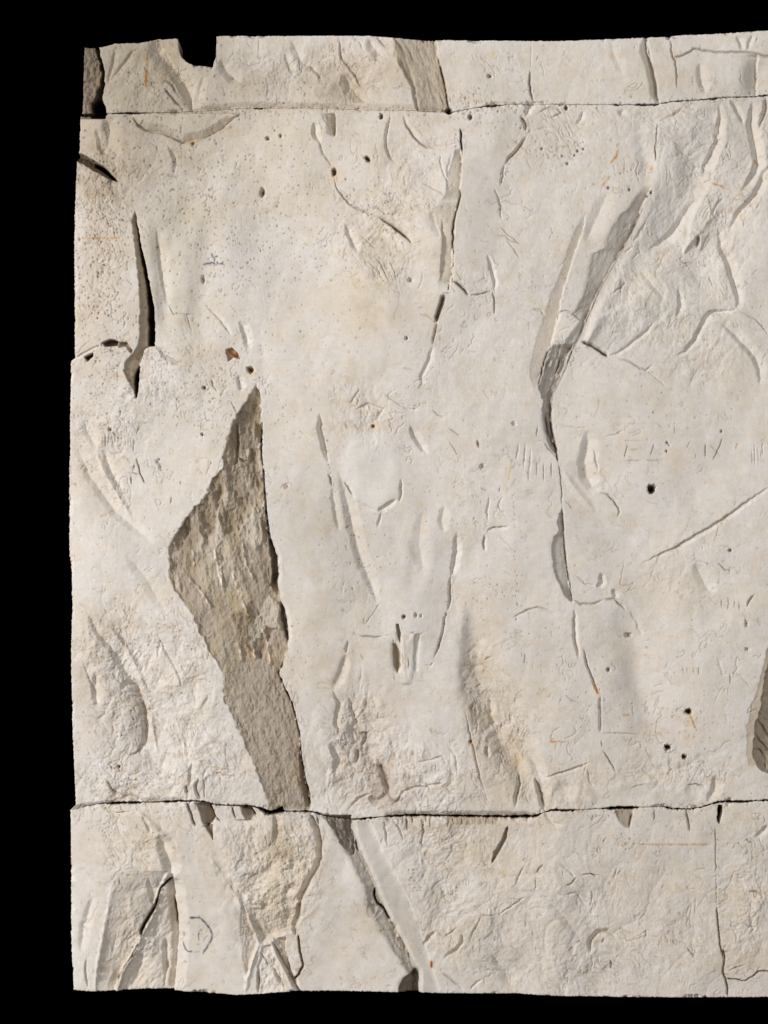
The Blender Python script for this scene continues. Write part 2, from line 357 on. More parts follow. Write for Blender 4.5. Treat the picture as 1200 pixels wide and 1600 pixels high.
# left fissure
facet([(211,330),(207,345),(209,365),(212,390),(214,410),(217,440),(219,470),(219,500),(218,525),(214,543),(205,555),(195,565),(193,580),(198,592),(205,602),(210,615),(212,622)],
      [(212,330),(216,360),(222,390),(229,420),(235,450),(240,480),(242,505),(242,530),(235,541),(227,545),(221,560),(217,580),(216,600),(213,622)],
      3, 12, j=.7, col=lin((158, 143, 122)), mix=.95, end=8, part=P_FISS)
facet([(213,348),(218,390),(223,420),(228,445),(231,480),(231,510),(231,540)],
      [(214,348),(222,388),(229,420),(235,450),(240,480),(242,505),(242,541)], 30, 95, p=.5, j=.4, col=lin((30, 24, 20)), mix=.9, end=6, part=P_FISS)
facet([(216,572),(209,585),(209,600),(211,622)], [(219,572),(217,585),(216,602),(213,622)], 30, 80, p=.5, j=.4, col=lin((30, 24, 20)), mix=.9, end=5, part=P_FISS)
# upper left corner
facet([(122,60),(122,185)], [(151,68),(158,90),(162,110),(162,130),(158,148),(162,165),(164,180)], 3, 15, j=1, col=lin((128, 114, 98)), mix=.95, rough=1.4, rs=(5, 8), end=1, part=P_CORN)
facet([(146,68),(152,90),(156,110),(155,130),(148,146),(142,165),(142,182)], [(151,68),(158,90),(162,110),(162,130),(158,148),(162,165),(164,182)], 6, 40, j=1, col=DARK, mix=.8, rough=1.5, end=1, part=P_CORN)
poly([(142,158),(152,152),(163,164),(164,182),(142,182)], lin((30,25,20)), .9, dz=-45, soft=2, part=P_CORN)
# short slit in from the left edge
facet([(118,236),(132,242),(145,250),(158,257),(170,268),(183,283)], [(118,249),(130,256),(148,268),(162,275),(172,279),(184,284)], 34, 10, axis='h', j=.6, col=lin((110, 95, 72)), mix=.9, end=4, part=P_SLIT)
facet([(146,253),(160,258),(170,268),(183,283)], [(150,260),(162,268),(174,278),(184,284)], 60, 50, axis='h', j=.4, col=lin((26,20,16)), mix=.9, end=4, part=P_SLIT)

# recess in top course
facet([(614,50),(616,80),(620,97),(630,112),(642,130),(649,150),(651,166),(652,175)], [(679,50),(684,85),(691,110),(697,138),(702,165),(705,175)], .5, 12, p=.85,
      j=1.0, col=lin((178, 164, 145)), mix=.85, rough=1.1, rs=(7, 26), ang=-28, end=1, part=P_TOP, lsoft=3)
poly([(616,62),(625,70),(638,100),(648,130),(655,172),(651,172),(642,134),(620,100)], lin((150, 137, 118)), .5, dz=-.8, g=(-.25, 0), soft=4, part=None)
crease([(684,84),(690,108),(697,137),(700,160),(705,177)], 2, .7, 14, j=.3, dirt_shade=.85)
blob(702, 172, 5, 3.5, lin((40, 32, 26)), .9, -14, 4)

# grey slanting strip, upper
facet([(1002,296),(992,308),(984,322),(966,340),(956,357),(948,372),(944,388),(926,396),(921,412),(918,435),(911,460),(900,482),(890,500)],
      [(1018,290),(1006,318),(996,345),(988,362),(975,385),(961,410),(946,435),(933,460),(922,485),(912,505)], 1.0, 10, j=.5, col=lin((176,169,159)), mix=.7, rough=.4, rs=(4, 12), ang=25, end=22, part=P_STRIP, lsoft=6)
facet([(912,490),(900,510),(885,530),(876,548)], [(922,485),(914,505),(905,528),(893,550)], 1, 7, j=.6, col=GREY, mix=.6, end=8, part=P_STRIP, lsoft=4)
# streaked lower end
facet([(864,538),(856,548),(849,568),(846,588),(841,603),(845,615),(848,625),(848,650),(852,675),(857,693),(866,710),(872,722)],
      [(896,538),(886,560),(882,575),(872,598),(864,613),(861,625),(861,645),(863,668),(867,690),(871,708),(873,722)], 3, 15, j=.9, col=lin((168, 160, 151)), mix=.75, rough=1.9, rs=(3, 13), ang=14, end=6, part=P_STRIP)
for q in ([(858,545),(850,565),(844,592),(840,606)], [(853,640),(853,660),(857,685)], [(861,655),(864,680),(870,706)], [(858,560),(852,578)], [(876,560),(868,585)],
          [(852,650),(856,672),(862,690)], [(859,642),(860,652)]):
    crease(q, 1.5, 1.5, 5, dirt_shade=.85, dcol=(.3, .28, .26), dw=1.3)
crease([(1008,318),(996,346),(988,363),(976,385),(962,410),(947,436),(934,461),(923,487),(914,506),(905,528),(893,552),(884,576),(873,599),(864,615),(861,640),(862,665),(868,692),(873,722)],
       2.2, 1.0, 4, j=.2, dirt_shade=.85, dcol=(.32, .28, .25), dw=1.3, taper=.05)
crease([(873,718),(876,745),(878,768),(879,792)], 1.2, .9, 4, dirt_shade=.6)
facet([(878,793),(874,805),(871,815),(874,830),(866,838),(863,850),(863,868),(866,890),(874,912),(884,932),(894,942)],
      [(879,793),(881,815),(882,838),(884,865),(888,892),(891,915),(896,942)], 3.5, 8.5, j=.8, col=GREY, mix=.8, rough=.3, end=5, part=P_LEAF)
crease([(880,800),(882,838),(884,866),(888,892),(892,918),(896,940)], 1.5, .7, 10, j=.3, dirt_shade=.7, dcol=(.42, .38, .34), taper=.08)
# light tan strip beside it
facet([(912,335),(896,365),(886,395),(876,425),(862,455),(855,480),(845,510),(835,540),(829,570),(828,590),(835,608)],
      [(916,335),(908,370),(896,402),(887,432),(878,460),(873,488),(866,518),(858,545),(850,570),(844,592),(836,608)], .6, 3.4, j=.8, col=lin((196, 184, 168)), mix=.75, end=20, lsoft=3)
crease([(866,515),(873,488),(884,485),(895,489),(909,500)], 1, 4, 3, dirt_shade=.4, axis='h')
crease([(870,520),(880,515),(896,510)], 1, 2, 1.2)
poly([(874,490),(895,491),(908,502),(898,520),(885,536),(864,534),(866,515)], LIGHT, .7, dz=1.5, soft=3)

# right border rock patch
facet([(1210,975),(1196,1020),(1188,1055),(1181,1080),(1172,1105),(1168,1130),(1166,1160),(1167,1185),(1170,1200)], [(1211,975),(1211,1200)], .5, 5, j=.8, col=lin((196, 180, 158)), mix=.85, end=6, soft=1, lsoft=2, p=.8)
facet([(1208,1010),(1196,1050),(1191,1080),(1189,1105),(1182,1122),(1179,1140),(1178,1160),(1176,1178),(1182,1196),(1196,1206),(1209,1212)], [(1211,1010),(1211,1212)], 5, 14, j=1.0,
      col=lin((176, 160, 137)), mix=.9, rough=1.4, rs=(5, 22), ang=-48, end=3, part=P_EDGE)
for q in ([(1182,1122),(1192,1135),(1201,1150),(1209,1160)], [(1180,1143),(1188,1158),(1200,1172),(1209,1180)], [(1178,1170),(1188,1172),(1200,1190)], [(1196,1190),(1197,1205)]):
    crease(q, 2.5, 2.5, 4, dirt_shade=.6)

# diagonal recess in lowest course
facet([(508,1274),(517,1295),(527,1310),(536,1326),(548,1348),(556,1365),(568,1383),(572,1400),(576,1418),(584,1432),(592,1450),(603,1468),(618,1490),(628,1508),(640,1528)],
      [(549,1274),(553,1300),(558,1318),(566,1338),(578,1362),(588,1385),(596,1406),(601,1418),(611,1440),(624,1462),(636,1486),(645,1505),(652,1528)], 1, 12, j=1.3, col=lin((166,158,147)), mix=.7, rough=1.0, rs=(6, 16), ang=-28, end=3, part=P_DIAG, lsoft=9)
facet([(508,1274),(517,1295),(527,1310),(536,1326),(546,1336)], [(549,1274),(549,1290),(552,1302),(553,1318),(552,1338)], 2, 7, j=1.5, col=lin((118, 104, 92)), mix=.7, rough=3.2, rs=(4, 12), ang=-35, end=1, part=P_DIAG)
crease([(586,1388),(585,1400),(590,1412),(600,1420),(606,1430),(611,1441)], 3, 1.0, 22, j=.3, dirt_shade=.95, dcol=(.2, .16, .13), dw=2.0, taper=.1)
crease([(556,1312),(557,1324),(561,1333)], 2.5, 1, 14, dirt_shade=.9, dcol=(.2, .16, .13))
crease([(561,1330),(578,1362),(588,1386)], 1.4, .8, 5, dirt_shade=.5, j=.3)
crease([(611,1440),(624,1462),(636,1486),(651,1518)], 1.4, .8, 5, dirt_shade=.4, j=.3)
facet([(650,1513),(641,1520),(631,1526),(625,1540),(620,1560)], [(653,1514),(655,1530),(655,1560)], 4, 26, j=1, col=lin((104, 90, 72)), mix=.9, rough=1.6, end=2, part=P_FOOT)
facet([(551,1280),(558,1318),(578,1362),(601,1418),(624,1462),(636,1486),(652,1520),(656,1560)], [(577,1280),(596,1330),(620,1372),(640,1412),(656,1452),(668,1490),(690,1560)], -2.0, 3.0, j=.4, end=6, soft=2, lsoft=1.5, col=lin((198,191,181)), mix=.55)
poly([(576,1408),(590,1418),(582,1436),(572,1428)], BROWN, .35, dz=-2, soft=3)
crease([(583,1440),(590,1428),(599,1424)], 2, 3, 2.5)

# blocks under the lower joint
poly([(304,1254),(328,1254),(337,1276),(333,1284),(326,1292),(318,1288),(311,1270)], BROWN, .8, dz=-12, g=(-.7, 0), soft=1.5, part=P_SLOT)
poly([(320,1291),(332,1288),(333,1312),(328,1304)], BROWN, .8, dz=-9, g=(-.6, 0), soft=1.5, part=P_SLOT)
poly([(376,1261),(393,1260),(400,1272),(392,1281),(384,1282),(378,1272)], BROWN, .8, dz=-12, g=(-.5, .6), soft=1.5, part=P_SLOT)
crease([(292,1254),(298,1268),(302,1282),(306,1292)], 3.5, 1, 12, dirt_shade=.8, taper=.1)
crease([(362,1260),(366,1272),(369,1281)], 2, 1, 12, dirt_shade=.85, taper=.1)
crease([(394,1262),(398,1272),(402,1279)], 2, 1, 10, dirt_shade=.85, taper=.1)
crease([(327,1255),(333,1266),(338,1277),(347,1285)], 2, 1, 12, dirt_shade=.85)
crease([(366,1282),(376,1282),(398,1281)], 1, 1.5, 4, dirt_shade=.7)
crease([(314,1292),(330,1290)], 1, 1.5, 5, dirt_shade=.7)
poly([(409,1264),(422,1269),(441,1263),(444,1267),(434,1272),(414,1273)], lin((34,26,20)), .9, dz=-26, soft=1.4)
poly([(961,1262),(992,1262),(988,1276),(984,1294),(978,1294),(968,1286)], lin((150, 134, 115)), .75, dz=-5, g=(-.2, .3), soft=2)
crease([(990,1270),(986,1284),(984,1294)], 3, 1, 6, dirt_shade=.6)
crease([(1073,1264),(1076,1280),(1080,1301)], 4, 1, 6, dirt_shade=.6)
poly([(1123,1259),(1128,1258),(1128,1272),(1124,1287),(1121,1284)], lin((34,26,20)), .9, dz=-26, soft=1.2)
for x_ in range(616, 785, 7):
    if rng.random() < .8:
        h_ = rng.uniform(5, 16) * (1 if x_ > 700 else 1.1)
        crease([(x_, 1275), (x_ + rng.uniform(-2, 3), 1278 + h_)], rng.uniform(1, 3), 1, rng.uniform(2, 5), dirt_shade=rng.uniform(.4, .8), taper=.4)
crease([(660,1276),(662,1300),(659,1318),(668,1328)], 3, 1.5, 4, dirt_shade=.55); crease([(634,1276),(637,1300)], 3, 1, 5, dirt_shade=.5)
crease([(600,1280),(603,1300),(607,1325)], 3, 1.5, 3, dirt_shade=.45); crease([(614,1280),(625,1295),(632,1316)], 3, 1, 3, dirt_shade=.35)
poly([(700,1276),(780,1276),(775,1288),(702,1290)], lin((160,140,115)), .6, dz=-2, g=(0, .25), soft=3, rough=1.0, rs=(3, 10))
facet([(792,1292),(786,1308),(778,1322),(771,1334),(768,1350)], [(795,1292),(793,1308),(785,1325),(777,1338),(769,1350)], 3, 11, j=.5, col=lin((140, 126, 105)), mix=.8, end=3, part=P_SLOT)

# carved slot near the middle
poly([(613,1006),(618,1005),(625,1020),(626,1040),(621,1052),(616,1040)], lin((140,124,100)), .9, dz=-8, g=(-.5, 0), soft=1.3, part=P_SLOT)
poly([(619,976),(623,976),(627,990),(626,1005),(621,996)], lin((140,124,100)), .85, dz=-7, g=(-.5, 0), soft=1.3, part=P_SLOT)
poly([(648,991),(656,991),(656,1006),(653,1020),(652,1050),(646,1048),(647,1010)], lin((200, 197, 192)), .8, dz=-3, g=(-.3, 0), soft=2)
poly([(626,991),(648,991),(647,1050),(640,1068),(625,1068),(627,1030)], None, 0, dz=1.5, soft=2.5, rough=1.0, rs=(2.5, 14))
for q in ([(627,992),(633,991)], [(640,989),(650,989)], [(637,1026),(639,1036),(638,1048)], [(630,1020),(630,1042)], [(616,1052),(617,1066)], [(626,1070),(640,1071),(646,1067)], [(614,996),(616,1008)]):
    crease(q, 1.5, 1.2, 3, dirt_shade=.6)
crease([(560,992),(570,995),(585,996),(601,994)], 1.2, 2, 4, dirt_shade=.7, dw=1.3); crease([(544,1000),(543,1012),(541,1022)], 4, 1.5, 5, dirt_shade=.45)
crease([(541,1022),(535,1045),(526,1066),(518,1078)], 7, 3, 4, dirt_shade=.2, dw=4); crease([(564,1022),(568,1032)], 1, 1, 1.5, dirt_shade=.6)

def blur(A, n):
    k = np.hanning(2 * n + 3)[1:-1]; k = (k / k.sum()).astype(np.float32)
    p = np.pad(A, ((n, n), (0, 0)), mode='edge'); o = sum(w_ * p[i:i + A.shape[0]] for i, w_ in enumerate(k))
    p = np.pad(o, ((0, 0), (n, n)), mode='edge'); return sum(w_ * p[:, i:i + A.shape[1]] for i, w_ in enumerate(k))
def worn(pts, amt, soft=14):
    """faces that broke or were trowelled smooth: the crumble is worn away here"""
    P = np.array(list(pts) + [pts[0]], float)
    sl = box(P[:, 0].min() - 30, P[:, 1].min() - 30, P[:, 0].max() + 30, P[:, 1].max() + 30)
    X = XX[sl]; Y = YY[sl]; ins = np.zeros(X.shape, bool)
    for k in range(len(P) - 1):
        c = ((P[k, 1] > Y) != (P[k + 1, 1] > Y)); ins ^= c & (X < (P[k + 1, 0] - P[k, 0]) * (Y - P[k, 1]) / (P[k + 1, 1] - P[k, 1] + 1e-9) + P[k, 0])
    m = blur(ins.astype(np.float32), soft); A = HT[sl]
    HT[sl] = A + (blur(A, 7) - A) * m * amt
worn([(552,1282),(577,1282),(620,1372),(656,1452),(690,1558),(656,1558),(640,1490),(601,1418),(560,1325)], 1.0, 4)
worn([(278,1300),(325,1340),(372,1420),(385,1545),(280,1545)], .9); worn([(500,1380),(512,1300),(545,1345),(570,1410),(640,1540),(480,1540)], .75)
worn([(855,1222),(1160,1222),(1190,1245),(860,1262)], .5); worn([(420,560),(520,620),(520,900),(540,1060),(500,1250),(470,1100),(440,900)], .8); worn([(530,680),(700,760),(700,960),(620,960),(560,860)], .85)
worn([(560,1000),(720,1000),(720,1120),(600,1140)], .6); worn([(880,580),(1190,600),(1190,760),(1000,880),(900,900)], .6); worn([(770,640),(860,640),(870,940),(850,1190),(770,1000)], .6)
worn([(740,190),(810,240),(760,400),(730,440),(725,240)], .7); worn([(420,300),(540,420),(650,470),(640,600),(420,580)], .7); worn([(115,1290),(160,1300),(150,1400),(130,1540),(115,1540)], .7)
poly([(206,177),(372,177),(345,200),(320,215),(300,219),(285,222),(268,213),(250,206),(228,203),(215,195)], SAND, .45, dz=2.2, g=(0, -.16), soft=3, j=.8)  # sand tint paints in the shade of the flap
poly([(1030,190),(1118,172),(1118,240),(1096,290),(1062,350),(1012,395),(975,440),(945,500),(915,540),(930,490),(990,380),(1018,300)], lin((203,199,193)), .45, dz=1, g=(-.07, -.02), soft=14, j=.8)  # grey tints here add painted shade to the right-hand planes
poly([(1128,180),(1172,190),(1176,250),(1150,300),(1110,345),(1070,392),(1085,330),(1112,280),(1126,230)], lin((206,202,196)), .3, dz=2, g=(-.10, -.02), soft=7, j=.8)
poly([(925,500),(990,470),(1050,480),(1010,520),(965,552),(915,535)], lin((200,196,189)), .45, dz=1, g=(-.05, -.07), soft=8)
# broad slopes of the lowest course, left; sand tint paints in their shade
SKIN = LIGHT
facet([(187,1362),(178,1390),(171,1420),(165,1450),(158,1485),(152,1515),(148,1560)], [(262,1362),(246,1392),(240,1425),(221,1460),(200,1500),(186,1525),(178,1560)], 0, 17, p=.8, j=.8, rough=.7, rs=(10, 24), ang=35, end=30, soft=5, lsoft=3, col=SAND, mix=.4)
facet([(262,1366),(248,1395),(242,1425),(223,1460),(204,1500),(190,1525),(184,1560)], [(271,1366),(273,1402),(277,1430),(278,1462),(276,1500),(271,1560)], 9, 17, p=.8, j=.6, rough=1.1, rs=(8, 22), ang=30, end=10, soft=1.5, lsoft=6, col=SAND, mix=.25)
for q in ([(196,1440),(190,1470),(180,1500)], [(212,1470),(200,1490),(192,1510)], [(232,1470),(224,1500),(214,1540)], [(250,1430),(240,1460),(236,1490)], [(180,1500),(170,1530),(168,1550)], [(205,1400),(200,1430)], [(262,1420),(255,1450)]):
    crease(q, 5, 5, -1.3, j=1.2)
facet([(375,1412),(374,1450),(377,1480),(383,1526)], [(379,1412),(392,1448),(402,1474),(394,1500),(386,1526)], .5, 9, j=.7, rough=.5, end=12, soft=2, lsoft=3, col=SAND, mix=.4)
poly([(385,1402),(420,1412),(452,1402),(471,1398),(468,1432),(458,1450),(432,1462),(410,1472),(395,1445)], SAND, .35, dz=-5, g=(-.10, -.30), soft=11, rough=1.2, rs=(6, 7))
facet([(427,1464),(438,1488),(450,1512),(464,1545)], [(447,1464),(446,1488),(452,1508),(455,1532),(472,1550)], 4, 15, j=.8, end=5, soft=1.3, lsoft=2, col=SAND, mix=.4)
poly([(410,1480),(424,1478),(440,1512),(440,1550),(404,1550),(404,1510)], None, 0, dz=-3, soft=3, rough=1.5, rs=(8, 10))
poly([(330,1290),(480,1280),(500,1320),(490,1370),(468,1405),(400,1430),(365,1380)], None, 0, dz=0, g=(-.04, -.04), soft=20, rough=.8, rs=(7, 9))
# tan hollow beside the upper vertical crack
facet([(712,232),(706,252),(701,275),(698,300),(690,315)], [(720,232),(721,262),(720,290),(718,308)], 1, 7, j=.6, col=SAND, mix=.7, end=6, soft=1, lsoft=2)
facet([(690,312),(678,330),(683,350),(691,370),(691,400),(688,425),(684,452)], [(717,312),(711,340),(708,372),(707,400),(706,430),(702,452)], .5, 7, j=.8, col=SAND, mix=.6, end=14, soft=1, lsoft=5)
facet([(688,462),(682,485),(677,505)], [(697,462),(690,485),(683,505)], 2, 9, j=.5, col=CLAY, mix=.5, end=5)
# grey slope in the upper course and the flap under the upper joint
facet([(232,60),(240,75),(254,95),(262,112),(273,130),(286,150),(297,174)], [(247,60),(262,84),(276,106),(288,125),(297,146),(301,174)], .5, 7, j=.7, end=2, soft=1, lsoft=2, rough=.5, col=SAND, mix=.5)
facet([(1005,56),(1009,85),(1013,110),(1018,135),(1024,162)], [(1012,56),(1017,85),(1023,108),(1028,132),(1031,162)], .5, 7, j=.5, end=3, soft=1, lsoft=2)
facet([(528,112),(531,132),(540,160)], [(545,112),(560,136),(576,160)], 0, 6, j=.8, end=10, soft=3, lsoft=5, col=SAND, mix=.5, rough=.6)
facet([(1150,85),(1152,152)], [(1184,88),(1183,152)], 0, 8, p=1.5, j=1, end=4, soft=1.5, lsoft=4)
facet([(500,176),(512,194),(522,212)], [(524,176),(525,212)], 0, 9, j=.4, end=3, soft=1, col=SAND, mix=.5)
for x_ in range(0, 0): pass
crease([(300,172),(370,167),(440,166.5),(520,168),(600,170),(698,173)], 9, 1, 5, j=.4, axis='h', taper=.1, dirt_shade=.35, dw=3, dcol=(.75, .68, .58))
crease([(120,1262),(200,1254),(290,1251)], 7, 1, 4, j=.4, axis='h', taper=.05); crease([(600,1275),(700,1274),(840,1275)], 8, 1, 5, j=.4, axis='h', taper=.05)
poly([(540,690),(560,679),(590,675),(612,688),(622,720),(624,770),(600,790),(580,790),(556,778),(536,745)], lin((226,222,216)), .5, dz=1.2, soft=22)
